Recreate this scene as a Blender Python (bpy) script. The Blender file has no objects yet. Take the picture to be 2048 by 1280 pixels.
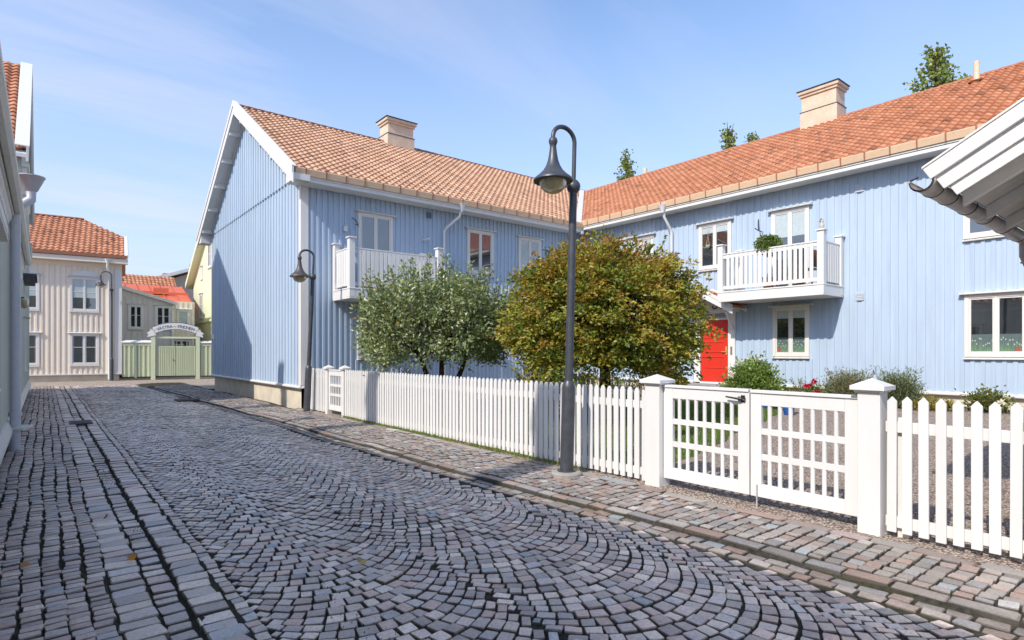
import bpy, math, random
import numpy as np
from mathutils import Vector, Matrix
random.seed(7)
RG = np.random.default_rng(7)
sc = bpy.context.scene
COL = sc.collection
PI = math.pi
V = Vector

# ------------------------------------------------------------------ helpers
class MB:
    """collects shapes and links them as ONE mesh object"""
    def __init__(s): s.v = []; s.f = []
    def add(s, vs, fs):
        o = len(s.v); s.v += [tuple(p) for p in vs]; s.f += [tuple(i + o for i in f) for f in fs]
    def hexa(s, p):
        s.add(p, [(0, 3, 2, 1), (4, 5, 6, 7), (0, 1, 5, 4), (1, 2, 6, 5), (2, 3, 7, 6), (3, 0, 4, 7)])
    def box(s, x0, x1, y0, y1, z0, z1):
        s.hexa([(x0, y0, z0), (x1, y0, z0), (x1, y1, z0), (x0, y1, z0), (x0, y0, z1), (x1, y0, z1), (x1, y1, z1), (x0, y1, z1)])
    def bx(s, B, a0, a1, b0, b1, c0, c1):
        """box in a basis B=(origin, u, n, up)"""
        O, u, n, w = B
        P = lambda a, b, c: O + u * a + n * b + w * c
        s.hexa([P(a0, b0, c0), P(a1, b0, c0), P(a1, b1, c0), P(a0, b1, c0), P(a0, b0, c1), P(a1, b0, c1), P(a1, b1, c1), P(a0, b1, c1)])
    def bar(s, p, q, w, t, up=(0, 0, 1)):
        """rectangular bar from p to q"""
        p = V(p); q = V(q); d = (q - p).normalized(); up = V(up)
        if abs(d.dot(up)) > .98: up = V((1, 0, 0))
        a = d.cross(up).normalized(); b = a.cross(d).normalized()
        a *= w / 2; b *= t / 2
        s.hexa([p - a - b, p + a - b, p + a + b, p - a + b, q - a - b, q + a - b, q + a + b, q - a + b])
    def prism(s, poly, ext):
        ext = V(ext); n = len(poly); A = [V(p) for p in poly]
        s.add(A + [p + ext for p in A], [tuple(range(n - 1, -1, -1)), tuple(range(n, 2 * n))] + [(i, (i + 1) % n, (i + 1) % n + n, i + n) for i in range(n)])
    def tube(s, pts, r, n=10, cap=True):
        pts = [V(p) for p in pts]; k = len(pts)
        R = list(r) if hasattr(r, '__len__') else [r] * k
        vs = []; prev = None
        for i, p in enumerate(pts):
            d = (pts[min(i + 1, k - 1)] - pts[max(i - 1, 0)]).normalized()
            if prev is None:
                h = V((0, 0, 1)) if abs(d.z) < .9 else V((1, 0, 0))
                a = d.cross(h).normalized()
            else:
                a = (prev - d * prev.dot(d)).normalized()
            prev = a; b = d.cross(a)
            for j in range(n):
                t = 2 * PI * j / n
                vs.append(p + (a * math.cos(t) + b * math.sin(t)) * R[i])
        fs = [(i * n + j, i * n + (j + 1) % n, (i + 1) * n + (j + 1) % n, (i + 1) * n + j) for i in range(k - 1) for j in range(n)]
        if cap: fs += [tuple(range(n - 1, -1, -1)), tuple(range((k - 1) * n, k * n))]
        s.add(vs, fs)
    def lathe(s, prof, base, n=20, axis=(0, 0, 1)):
        """profile of (radius, height) about axis through base"""
        w = V(axis).normalized(); h = V((1, 0, 0)) if abs(w.x) < .9 else V((0, 1, 0))
        a = w.cross(h).normalized(); b = w.cross(a); base = V(base); vs = []
        for r, z in prof:
            for j in range(n):
                t = 2 * PI * j / n
                vs.append(base + w * z + (a * math.cos(t) + b * math.sin(t)) * max(r, 1e-4))
        k = len(prof)
        fs = [(i * n + j, i * n + (j + 1) % n, (i + 1) * n + (j + 1) % n, (i + 1) * n + j) for i in range(k - 1) for j in range(n)]
        fs += [tuple(range(n - 1, -1, -1)), tuple(range((k - 1) * n, k * n))]
        s.add(vs, fs)
    def mesh(s, name):
        me = bpy.data.meshes.new(name); me.from_pydata(s.v, [], s.f); me.update(); return me
    def build(s, name, m, parent=None, smooth=False, bevel=0.0, **tg):
        return link(name, s.mesh(name), m, parent, smooth, bevel, **tg)

def link(name, me, m, parent=None, smooth=False, bevel=0.0, **tg):
    o = bpy.data.objects.new(name, me); COL.objects.link(o)
    if m is not None: me.materials.append(m)
    if smooth is True: me.polygons.foreach_set('use_smooth', [True] * len(me.polygons))
    elif smooth:
        me.polygons.foreach_set('use_smooth', [True] * len(me.polygons))
        me.set_sharp_from_angle(angle=math.radians(smooth))
    if bevel:
        b = o.modifiers.new('edge', 'BEVEL'); b.width = bevel; b.segments = 2; b.limit_method = 'ANGLE'
    if parent is not None:
        o.parent = parent; o.matrix_parent_inverse = base_matrix(parent).inverted()
    tag(o, **tg); return o

def base_matrix(o):
    if o.parent is None: return Matrix.LocRotScale(o.location, o.rotation_euler, o.scale)
    return base_matrix(o.parent) @ o.matrix_parent_inverse @ Matrix.LocRotScale(o.location, o.rotation_euler, o.scale)

def tag(o, label=None, cat=None, group=None, kind=None):
    if label: o['label'] = label
    if cat: o['category'] = cat
    if group: o['group'] = group
    if kind: o['kind'] = kind
    return o

def thing(name, loc, label, cat, group=None):
    o = bpy.data.objects.new(name, None); COL.objects.link(o); o.location = loc
    o.empty_display_size = .2
    return tag(o, label, cat, group)

def npmesh(name, verts, quads=None, tris=None, fcol=None):
    """fast mesh from numpy arrays; fcol is one colour per face"""
    me = bpy.data.meshes.new(name)
    parts = []; sizes = []
    if quads is not None and len(quads): parts.append(quads.reshape(-1)); sizes.append(np.full(len(quads), 4))
    if tris is not None and len(tris): parts.append(tris.reshape(-1)); sizes.append(np.full(len(tris), 3))
    li = np.concatenate(parts).astype(np.int32); sz = np.concatenate(sizes).astype(np.int32)
    st = np.concatenate([[0], np.cumsum(sz)[:-1]]).astype(np.int32)
    me.vertices.add(len(verts)); me.vertices.foreach_set('co', np.ascontiguousarray(verts, dtype=np.float32).reshape(-1))
    me.loops.add(len(li)); me.loops.foreach_set('vertex_index', li)
    me.polygons.add(len(sz)); me.polygons.foreach_set('loop_start', st); me.polygons.foreach_set('loop_total', sz)
    me.update(calc_edges=True); me.validate()
    if fcol is not None:
        a = me.attributes.new('tint', 'FLOAT_COLOR', 'FACE')
        c = np.ones((len(fcol), 4), np.float32); c[:, :3] = fcol
        a.data.foreach_set('color', c.reshape(-1))
    return me

# ------------------------------------------------------------------ materials
class NT:
    def __init__(s, name):
        s.m = bpy.data.materials.new(name); s.m.use_nodes = True
        s.t = s.m.node_tree; s.t.nodes.clear()
        s.out = s.n('ShaderNodeOutputMaterial'); s.b = s.n('ShaderNodeBsdfPrincipled'); s.l(s.b.outputs[0], s.out.inputs[0])
    def n(s, t, **k):
        x = s.t.nodes.new(t)
        for a, v in k.items(): setattr(x, a, v)
        return x
    def l(s, a, b): s.t.links.new(a, b)
    def obj(s, scale=(1, 1, 1)):
        c = s.n('ShaderNodeTexCoord'); mp = s.n('ShaderNodeMapping'); mp.inputs['Scale'].default_value = scale
        s.l(c.outputs['Object'], mp.inputs[0]); return mp.outputs[0]
    def noise(s, vec, scale, detail=4, rough=.55):
        x = s.n('ShaderNodeTexNoise'); x.inputs['Scale'].default_value = scale; x.inputs['Detail'].default_value = detail
        x.inputs['Roughness'].default_value = rough; s.l(vec, x.inputs['Vector']); return x.outputs['Fac']
    def ramp(s, fac, stops):
        r = s.n('ShaderNodeValToRGB'); e = r.color_ramp.elements
        while len(e) < len(stops): e.new(.5)
        for i, (p, c) in enumerate(stops): e[i].position = p; e[i].color = (c[0], c[1], c[2], 1)
        s.l(fac, r.inputs[0]); return r.outputs[0]
    def mix(s, fac, a, b, mode='MIX'):
        x = s.n('ShaderNodeMix', data_type='RGBA', blend_type=mode)
        for sock, val in ((x.inputs[0], fac), (x.inputs[6], a), (x.inputs[7], b)):
            if hasattr(val, 'node'): s.l(val, sock)
            elif isinstance(val, (int, float)): sock.default_value = val
            else: sock.default_value = (val[0], val[1], val[2], 1)
        return x.outputs[2]
    def bump(s, h, strength=.3, dist=.01):
        x = s.n('ShaderNodeBump'); x.inputs['Strength'].default_value = strength; x.inputs['Distance'].default_value = dist
        s.l(h, x.inputs['Height']); s.l(x.outputs[0], s.b.inputs['Normal'])
    def base(s, c):
        if hasattr(c, 'node'): s.l(c, s.b.inputs['Base Color'])
        else: s.b.inputs['Base Color'].default_value = (c[0], c[1], c[2], 1)
    def set(s, rough=.6, spec=.5, metal=0, coat=0):
        s.b.inputs['Roughness'].default_value = rough; s.b.inputs['Specular IOR Level'].default_value = spec
        s.b.inputs['Metallic'].default_value = metal; s.b.inputs['Coat Weight'].default_value = coat; return s

def mul(c, k): return tuple(x * k for x in c)

def paint(name, c, rough=.5, var=.12, grain=(6, 6, .6), dirt=.0, spec=.4, bump=.12, isl=.06):
    """painted timber: slight uneven fading, faint streaks along the boards, a little grime"""
    t = NT(name); v = t.obj(grain)
    col = t.ramp(t.noise(v, 2.5, 6, .6), [(.25, mul(c, 1 - var)), (.75, mul(c, 1 + var * .6))])
    if dirt:
        f = t.ramp(t.noise(t.obj((1, 1, .5)), 1.7, 8, .7), [(.5, (0, 0, 0)), (.8, (dirt,) * 3)])
        col = t.mix(f, col, (.22, .2, .17))
    gi = t.n('ShaderNodeNewGeometry')                                   # every board fades a little differently
    col = t.mix(1.0, col, t.ramp(gi.outputs['Random Per Island'], [(0, (1 - isl,) * 3), (1, (1 + isl * .5,) * 3)]), 'MULTIPLY')
    t.base(col); t.set(rough, spec); t.bump(t.noise(v, 14, 5), bump, .006); return t.m

def metal(name, c, rough=.45, spec=.5, met=0.0, var=.15):
    t = NT(name); v = t.obj()
    t.base(t.ramp(t.noise(v, 9, 6, .65), [(.3, mul(c, 1 - var)), (.75, mul(c, 1 + var))])); t.set(rough, spec, met)
    t.bump(t.noise(v, 60, 3), .06, .004); return t.m

def plaster(name, c, c2, rough=.9):
    t = NT(name); v = t.obj()
    col = t.ramp(t.noise(v, 2.2, 8, .65), [(.3, c2), (.62, c)])
    t.base(col); t.set(rough, .25); t.bump(t.noise(v, 70, 6, .7), .35, .01); return t.m

def tinted(name, rough, spec=.4, nscale=30, namp=.25, bump=.4, bdist=.006, speck=None):
    """colour per piece from the mesh, broken up with grain"""
    t = NT(name); a = t.n('ShaderNodeAttribute'); a.attribute_name = 'tint'; v = t.obj()
    nz = t.noise(v, nscale, 7, .68)
    g = t.ramp(nz, [(.25, (1 - namp,) * 3), (.75, (1 + namp,) * 3)])
    col = t.mix(1.0, a.outputs['Color'], g, 'MULTIPLY')
    if speck:
        f = t.ramp(t.noise(v, speck[0], 5, .6), [(speck[1], (0, 0, 0)), (speck[1] + .12, (speck[2],) * 3)])
        col = t.mix(f, col, speck[3])
    t.base(col); t.set(rough, spec); t.bump(nz, bump, bdist); return t.m

def leafmat(name, back=None, trans=.35, rough=.42, spec=.45):
    t = NT(name); a = t.n('ShaderNodeAttribute'); a.attribute_name = 'tint'
    c = a.outputs['Color']
    if back:
        g = t.n('ShaderNodeNewGeometry'); c = t.mix(g.outputs['Backfacing'], c, t.mix(.65, c, back))
    t.base(c); t.set(rough, spec)
    tr = t.n('ShaderNodeBsdfTranslucent'); t.l(t.mix(1.0, c, (1.3, 1.25, .55), 'MULTIPLY'), tr.inputs[0])
    ms = t.n('ShaderNodeMixShader'); ms.inputs[0].default_value = trans
    t.l(t.b.outputs[0], ms.inputs[1]); t.l(tr.outputs[0], ms.inputs[2]); t.l(ms.outputs[0], t.out.inputs[0]); return t.m

def glassmat(name, c=(.018, .02, .022)):
    t = NT(name); v = t.obj()
    t.base(t.ramp(t.noise(v, 1.3, 4), [(.35, mul(c, .5)), (.7, mul(c, 1.7))])); t.set(.02, 1.0); t.b.inputs['IOR'].default_value = 2.0
    t.bump(t.noise(v, 1.6, 2), .012, .05); return t.m

def flat(name, c, rough=.6, coat=0.0, spec=.4):
    t = NT(name); v = t.obj(); t.base(t.ramp(t.noise(v, 12, 4), [(.3, mul(c, .9)), (.7, mul(c, 1.07))])); t.set(rough, spec, 0, coat); return t.m

BLUE = paint('blue painted boards', (.435, .53, .645), .55, .09, (5, 5, .30), .10)
WHITE = paint('white painted timber', (.74, .72, .69), .42, .04, (4, 4, .8), .05)
WHITE2 = paint('white painted trim', (.73, .71, .67), .5, .05, (3, 3, .5), .12)
WINWHITE = paint('cream white window paint', (.72, .69, .64), .4, .04, (5, 5, 1), .05)
CREAM = paint('cream painted boards', (.84, .74, .62), .6, .06, (5, 5, .4), .06)
GREENP = paint('pale green boards', (.60, .64, .44), .6, .07, (5, 5, .4), .08)
GREENH = paint('pale green house boards', (.65, .685, .47), .6, .06, (5, 5, .4), .05)
GREYP = paint('grey beige boards', (.68, .63, .59), .65, .06, (5, 5, .4), .06)
SAGE = paint('pale sage wall boards', (.60, .60, .51), .55, .07, (5, 5, .35), .1)
SAGEW = paint('off white sage trim', (.72, .70, .63), .5, .07, (3, 3, .6), .2)
PINKW = paint('pale pink render', (.66, .55, .50), .8, .05)
REDDOOR = paint('red door paint', (.66, .035, .018), .35, .06, (4, 4, .6), .0, .5, .05)
GARW = paint('garage white boards', (.80, .77, .72), .45, .05, (3, 3, 3), .06)
GARS = paint('garage soffit boards', (.84, .79, .71), .6, .08, (3, 3, 3), .15)
REDMET = metal('red sheet metal roof', (.64, .15, .075), .5)
DARKMET = metal('lamp grey iron', (.075, .08, .09), .42, .5, .3, .25)
LAMPBRN = metal('lamp weathered shade', (.10, .088, .085), .5, .45, .3, .3)
BLACK = metal('black iron', (.02, .02, .022), .4)
WHPIPE = metal('white lacquered pipe', (.76, .76, .755), .32, .5, 0, .04)
GREYPIPE = metal('grey lacquered pipe', (.52, .53, .56), .35, .5, 0, .06)
ZINC = metal('weathered brown gutter steel', (.52, .46, .40), .42, .5, .35, .28)
EAVEB = metal('beige eave gutter metal', (.62, .43, .27), .4, .5, 0, .07)
BRACK = metal('copper brown brackets', (.34, .13, .075), .5)
PLINTH = plaster('plinth plaster', (.66, .58, .46), (.5, .44, .35))
CHIMNEY = plaster('chimney render', (.66, .53, .40), (.52, .40, .29))
CONC = plaster('rough concrete', (.36, .33, .30), (.24, .22, .2))
SLABM = plaster('flagstone', (.36, .34, .32), (.25, .24, .23))
GLASS = glassmat('dark window glass')
BLIND = flat('white roller blind', (.46, .52, .53), .35, 1.0)
BLINDR = flat('red brown roller blind', (.30, .12, .09), .35, 1.0)
CURT = flat('pale curtain', (.34, .35, .35), .4, 1.0)
FILM = flat('frosted window film', (.10, .14, .13), .35, .8)
FILMG = flat('green flower film', (.16, .27, .15), .4, .6)
FILMW = flat('pale flower film', (.42, .47, .42), .4, .6)
STICK = flat('red sticker', (.6, .03, .05), .4)
GLOBE = None
TILE = tinted('orange clay tiles', .72, .3, 22, .22, .35, .006, (4.5, .64, .5, (.10, .075, .06)))
TILEA = tinted('warm clay tiles', .72, .3, 22, .2, .35, .006, (3.2, .63, .5, (.14, .10, .075)))
STONE = tinted('granite setts', .40, .85, 55, .34, .55, .005, (9, .62, .35, (.16, .14, .12)))
STONE2 = tinted('warm granite setts', .55, .5, 55, .34, .55, .005, (9, .62, .35, (.2, .17, .13)))
LEAF_G = leafmat('grey green apple leaf', (.30, .34, .24), .25, .34, .6)
LEAF_Y = leafmat('golden hornbeam leaf', None, .38, .45, .4)
LEAF = leafmat('garden leaf', None, .32, .42, .45)
PETAL = leafmat('petal', None, .3, .6, .2)

def bark(name, c):
    t = NT(name); v = t.obj((4, 4, 1)); nz = t.noise(v, 6, 8, .7)
    t.base(t.ramp(nz, [(.3, mul(c, .5)), (.7, mul(c, 1.3))])); t.set(.9, .2); t.bump(nz, .8, .03); return t.m
BARK = bark('bark', (.085, .06, .045))

t = NT('yellowed lamp glass'); v = t.obj()
t.base(t.ramp(t.noise(v, 5, 6), [(.3, (.30, .24, .10)), (.7, (.55, .47, .26))])); t.set(.18, .6); t.b.inputs['Transmission Weight'].default_value = .25
GLOBE = t.m

t = NT('dirt and moss between setts'); v = t.obj()
cd = t.ramp(t.noise(v, 26, 6), [(.3, (.022, .02, .018)), (.7, (.075, .066, .055))])
mo = t.ramp(t.noise(v, 1.3, 7, .7), [(.48, (0, 0, 0)), (.66, (1, 1, 1))])
t.base(t.mix(mo, cd, t.ramp(t.noise(v, 60, 4), [(.3, (.03, .032, .014)), (.7, (.068, .068, .03))])))
t.set(.95, .15); t.bump(t.noise(v, 90, 5), .6, .01); BED = t.m

t = NT('gravel'); v = t.obj()
vo = t.n('ShaderNodeTexVoronoi'); vo.inputs['Scale'].default_value = 48; t.l(v, vo.inputs['Vector'])
cr = t.ramp(vo.outputs['Color'], [(.1, (.28, .20, .15)), (.5, (.55, .43, .34)), (.95, (.78, .66, .56))])
t.base(t.mix(t.ramp(vo.outputs['Distance'], [(.35, (0, 0, 0)), (.62, (.8,) * 3)]), cr, (.09, .065, .05))); t.set(.85, .3)
inv = t.n('ShaderNodeMath', operation='SUBTRACT'); inv.inputs[0].default_value = 1; t.l(vo.outputs['Distance'], inv.inputs[1])
t.bump(inv.outputs[0], .9, .02); GRAVEL = t.m

t = NT('sandy paving'); v = t.obj(); vo = t.n('ShaderNodeTexVoronoi'); vo.inputs['Scale'].default_value = 9; t.l(v, vo.inputs['Vector'])
t.base(t.mix(t.ramp(vo.outputs['Distance'], [(.3, (0, 0, 0)), (.7, (.7,) * 3)]), t.ramp(vo.outputs['Color'], [(.2, (.36, .29, .23)), (.8, (.47, .39, .31))]), (.2, .16, .13)))
t.set(.85, .3); SANDY = t.m

t = NT('lawn soil'); v = t.obj(); t.base(t.ramp(t.noise(v, 5, 8, .7), [(.3, (.05, .075, .018)), (.7, (.10, .14, .03))])); t.set(.95, .1); LAWNM = t.m
t = NT('far ground'); v = t.obj(); t.base(t.ramp(t.noise(v, .2, 8, .7), [(.3, (.14, .13, .10)), (.7, (.22, .2, .16))])); t.set(.95, .1); GROUNDM = t.m

# ------------------------------------------------------------------ camera, light, sky
YAW = math.radians(38.9)
cam = bpy.data.cameras.new('camera'); co = bpy.data.objects.new('camera', cam); COL.objects.link(co)
cam.sensor_width = 36; cam.lens = 36 * 1160 / 2048; cam.shift_y = 63 / 2048; cam.clip_end = 2000; cam.clip_start = .05
co.location = (0, 0, 1.53); co.rotation_euler = (PI / 2, 0, -YAW); sc.camera = co
LD = V((1.2, .27, -1.07)).normalized()
sl = bpy.data.lights.new('sun', 'SUN'); so = bpy.data.objects.new('sun', sl); COL.objects.link(so)
sl.energy = 2.45; sl.angle = math.radians(.55); sl.color = (1, .94, .85)
so.rotation_euler = LD.to_track_quat('-Z', 'Y').to_euler(); so.location = (-20, -5, 25)
w = bpy.data.worlds.new('World'); sc.world = w; w.use_nodes = True; wt = w.node_tree; wt.nodes.clear()
def wn(t_, **k):
    x = wt.nodes.new(t_)
    for a, b in k.items(): setattr(x, a, b)
    return x
sky = wn('ShaderNodeTexSky', sky_type='NISHITA', sun_disc=False)
sky.sun_elevation = math.asin(-LD.z); sky.sun_rotation = math.atan2(-LD.x, -LD.y) % (2 * PI)
sky.altitude = 20; sky.air_density = 1.0; sky.dust_density = .6; sky.ozone_density = 3.2
bg = wn('ShaderNodeBackground'); bg.inputs[1].default_value = .15; wo = wn('ShaderNodeOutputWorld')
tc = wn('ShaderNodeTexCoord'); sp = wn('ShaderNodeSeparateXYZ'); wt.links.new(tc.outputs['Generated'], sp.inputs[0])
za = wn('ShaderNodeMath', operation='MAXIMUM'); wt.links.new(sp.outputs[2], za.inputs[0]); za.inputs[1].default_value = .05
zb = wn('ShaderNodeMath', operation='ADD'); wt.links.new(za.outputs[0], zb.inputs[0]); zb.inputs[1].default_value = .12
dx = wn('ShaderNodeMath', operation='DIVIDE'); dy = wn('ShaderNodeMath', operation='DIVIDE')
wt.links.new(sp.outputs[0], dx.inputs[0]); wt.links.new(sp.outputs[1], dy.inputs[0])
wt.links.new(zb.outputs[0], dx.inputs[1]); wt.links.new(zb.outputs[0], dy.inputs[1])
cb = wn('ShaderNodeCombineXYZ'); wt.links.new(dx.outputs[0], cb.inputs[0]); wt.links.new(dy.outputs[0], cb.inputs[1])
mp = wn('ShaderNodeMapping'); mp.inputs['Rotation'].default_value = (0, 0, math.radians(24)); mp.inputs['Scale'].default_value = (.42, 1.5, 1)
mp.inputs['Location'].default_value = (.55, 1.3, 0)
wt.links.new(cb.outputs[0], mp.inputs[0])
cn = wn('ShaderNodeTexNoise'); cn.inputs['Scale'].default_value = 1.5; cn.inputs['Detail'].default_value = 9; cn.inputs['Roughness'].default_value = .58
cn.inputs['Distortion'].default_value = .5; wt.links.new(mp.outputs[0], cn.inputs['Vector'])
cl = wn('ShaderNodeValToRGB'); cl.color_ramp.elements[0].position = .40; cl.color_ramp.elements[0].color = (0, 0, 0, 1)
cl.color_ramp.elements[1].position = .80; cl.color_ramp.elements[1].color = (.62,) * 3 + (1,); wt.links.new(cn.outputs['Fac'], cl.inputs[0])
hz = wn('ShaderNodeMapRange'); wt.links.new(sp.outputs[2], hz.inputs[0]); hz.inputs[1].default_value = 0; hz.inputs[2].default_value = .5; hz.inputs[3].default_value = .92; hz.inputs[4].default_value = .06
mh = wn('ShaderNodeMix', data_type='RGBA'); wt.links.new(hz.outputs[0], mh.inputs[0]); wt.links.new(sky.outputs[0], mh.inputs[6]); mh.inputs[7].default_value = (2.15, 2.5, 3.6, 1)
mx = wn('ShaderNodeMix', data_type='RGBA'); dt = wn('ShaderNodeVectorMath', operation='DOT_PRODUCT'); wt.links.new(tc.outputs['Generated'], dt.inputs[0]); dt.inputs[1].default_value = (.778, -.628, 0)
mr = wn('ShaderNodeMapRange'); wt.links.new(dt.outputs['Value'], mr.inputs[0]); mr.inputs[1].default_value = -.5; mr.inputs[2].default_value = .55; mr.inputs[3].default_value = 1; mr.inputs[4].default_value = .12
mm = wn('ShaderNodeMath', operation='MULTIPLY'); wt.links.new(cl.outputs[0], mm.inputs[0]); wt.links.new(mr.outputs[0], mm.inputs[1]); wt.links.new(mm.outputs[0], mx.inputs[0]); wt.links.new(mh.outputs[2], mx.inputs[6])
mx.inputs[7].default_value = (3.15, 3.15, 3.75, 1)
wt.links.new(mx.outputs[2], bg.inputs[0]); wt.links.new(bg.outputs[0], wo.inputs[0])
vs_ = sc.view_settings; vs_.view_transform = 'Standard'; vs_.look = 'None'; vs_.gamma = 1; vs_.exposure = .92; vs_.use_curve_mapping = False
sc.cycles.max_bounces = 7; sc.cycles.diffuse_bounces = 4; sc.cycles.glossy_bounces = 3; sc.cycles.transmission_bounces = 4
sc.cycles.sample_clamp_indirect = 6; sc.cycles.use_denoising = True
#PART2
# ------------------------------------------------------------------ setts (every sett of the street is modelled)
def _tmpl_hi(k0=.86):
    c = k0; r = [(1, c), (c, 1), (-c, 1), (-1, c), (-1, -c), (-c, -1), (c, -1), (1, -c)]
    L = [(1, -.05), (1.0, -.008), (.94, -.001), (.55, .0008)]
    v = [(x * k, y * k, z) for k, z in L for x, y in r] + [(0, 0, .0015)]
    q = [(i * 8 + j, i * 8 + (j + 1) % 8, i * 8 + 8 + (j + 1) % 8, i * 8 + 8 + j) for i in range(3) for j in range(8)]
    t_ = [(24 + j, 24 + (j + 1) % 8, 32) for j in range(8)]
    return np.array(v), np.array(q), np.array(t_)
def _tmpl_lo():
    r = [(1, 1), (-1, 1), (-1, -1), (1, -1)]; L = [(1, -.05), (1, -.006), (.86, 0)]
    v = [(x * k, y * k, z) for k, z in L for x, y in r]
    q = [(i * 4 + j, i * 4 + (j + 1) % 4, i * 4 + 4 + (j + 1) % 4, i * 4 + 4 + j) for i in range(2) for j in range(4)] + [(8, 9, 10, 11)]
    return np.array(v), np.array(q), np.zeros((0, 3), int)

PAL = np.array([(.21, .20, .205), (.24, .225, .225), (.185, .18, .19), (.235, .205, .205), (.26, .25, .245), (.20, .205, .225), (.225, .185, .18), (.17, .16, .165), (.29, .275, .265)]) * np.array([2.7, 2.28, 1.88])
ODD = np.array([(.42, .33, .28), (.31, .325, .33), (.48, .45, .42), (.34, .26, .24)])
PALW = np.array([(.30, .255, .22), (.34, .295, .255), (.26, .23, .205), (.30, .23, .195), (.36, .32, .285), (.28, .26, .25), (.30, .21, .17)])
def stone_cols(n, pal, odd=.07):
    c = pal[RG.integers(0, len(pal), n)] * RG.uniform(.78, 1.22, (n, 1))
    m = RG.random(n) < odd; c[m] = ODD[RG.integers(0, len(ODD), m.sum())] * RG.uniform(.85, 1.15, (m.sum(), 1))
    return c
def undul(x, y):
    return .012 * np.sin(x * 1.7 + y * .55) + .010 * np.sin(y * 1.25 - x * .9 + 1.3) + .006 * np.sin(3.1 * x + 2.3 * y)

def setts(S, pal, near=13.5, odd=.07, jit=.07, corner=.86, tilt=.022):
    """S rows: cx, cy, z, angle, half width, half depth"""
    S = np.array(S, float); out_v = []; out_q = []; out_t = []; cq = []; ct = []; off = 0
    d = S[:, 0] * math.sin(YAW) + S[:, 1] * math.cos(YAW)
    for m, (T, Q, R) in ((d < near, _tmpl_hi(corner)), (d >= near, _tmpl_lo())):
        A = S[m]; n = len(A)
        if not n: continue
        K = len(T)
        cj = RG.normal(0, jit, (n, 4, 2))                          # each corner knocked about
        sgn = np.array([(1, 1), (-1, 1), (-1, -1), (1, -1)])
        wgt = (1 + T[:, None, 0] * sgn[None, :, 0]) * (1 + T[:, None, 1] * sgn[None, :, 1]) / 4
        xy = T[None, :, :2] + np.einsum('kc,ncd->nkd', wgt, cj)
        xy = xy + RG.normal(0, .018, xy.shape)
        lx = xy[:, :, 0] * A[:, None, 4]; ly = xy[:, :, 1] * A[:, None, 5]
        ang = A[:, 3] + RG.normal(0, .035, n); ca, sa = np.cos(ang)[:, None], np.sin(ang)[:, None]
        z = T[None, :, 2] + RG.normal(0, .0011, (n, K)) + A[:, None, 2] + RG.normal(0, .0035, (n, 1))
        z = z + lx * RG.normal(0, tilt, (n, 1)) + ly * RG.normal(0, tilt, (n, 1))
        X = A[:, None, 0] + lx * ca - ly * sa; Y = A[:, None, 1] + lx * sa + ly * ca
        z = z + undul(A[:, 0], A[:, 1])[:, None]
        out_v.append(np.stack([X, Y, z], -1).reshape(-1, 3))
        base = off + np.arange(n)[:, None, None] * K
        out_q.append((Q[None] + base).reshape(-1, 4)); c = stone_cols(n, pal, odd)
        ring = np.ones(len(Q)); nr_ = 8 if K > 20 else 4; ring[:nr_] = .10; ring[nr_:2 * nr_] = .55   # sett sides and rims darkened: soil plus painted joint shade
        soil = np.array([.05, .043, .034]); cc = np.repeat(c, len(Q), 0).reshape(n, len(Q), 3) * ring[None, :, None] + soil * (1 - ring)[None, :, None]  # this tone stands for soil and for the shade between setts
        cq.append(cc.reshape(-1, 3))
        if len(R): out_t.append((R[None] + base).reshape(-1, 3)); ct.append(np.repeat(c, len(R), 0))
        off += n * K
    return np.concatenate(out_v), np.concatenate(out_q), (np.concatenate(out_t) if out_t else None), np.concatenate(cq + ct)

def road_z(x): return -.032 + .012 * math.sin(max(0, min(1, (x - 1) / 2.8)) * PI) - (.012 if x > 3.5 else 0) * min(1, (x - 3.5) / .3)
Y0S, Y1S = -3.0, 33.0
S = []
kerb_x = lambda y: 4.42 - .023 * y
BOWS = [(1.0, 2.2), (2.2, 3.63), (3.63, 5.06)]; P = .112; TH = math.radians(57)
for bi, (a, b) in enumerate(BOWS):
    R_ = (b - a) / 2 / math.sin(TH); xc = (a + b) / 2
    for k in range(int((Y1S - Y0S) / P)):
        yk = Y0S + k * P + (P / 2 if bi == 1 else 0) + R_ * math.cos(TH) + random.uniform(-.006, .006)
        n = int(round(2 * R_ * TH / .108)); wob = random.uniform(-.5, .5) / n
        cuts = sorted(-TH + 2 * TH * min(1, max(0, (i + (.5 if k % 2 else 0) + random.uniform(-.14, .14)) / n)) for i in range(n + 1))
        cuts = [-TH] + [c for c in cuts if -TH + .03 < c < TH - .03] + [TH]
        for c0, c1 in zip(cuts, cuts[1:]):
            th = (c0 + c1) / 2; ds = R_ * (c1 - c0)
            if ds < .05: continue
            if xc + R_ * math.sin(th) > kerb_x(yk) - .33: continue
            S.append((xc + R_ * math.sin(th), yk - R_ * math.cos(th), road_z(xc + R_ * math.sin(th)), th, ds / 2 - .0065, P * math.cos(th) / 2 - .0062))
def rows_along_y(x0, x1, pitch, z, gap=.009, yr=(Y0S, Y1S), jp=.16, wob=0.0):
    y = yr[0] + random.random() * pitch
    while y < yr[1]:
        p = pitch * random.uniform(1 - jp, 1 + jp)
        S.append(((x0 + x1) / 2 + random.uniform(-.008, .008) + wob * math.sin(y * 2.1 + x0 * 9), y + p / 2, z, 0, (x1 - x0) / 2 - gap, p / 2 - gap * 1.05)); y += p
MS = S; S = []
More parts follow.
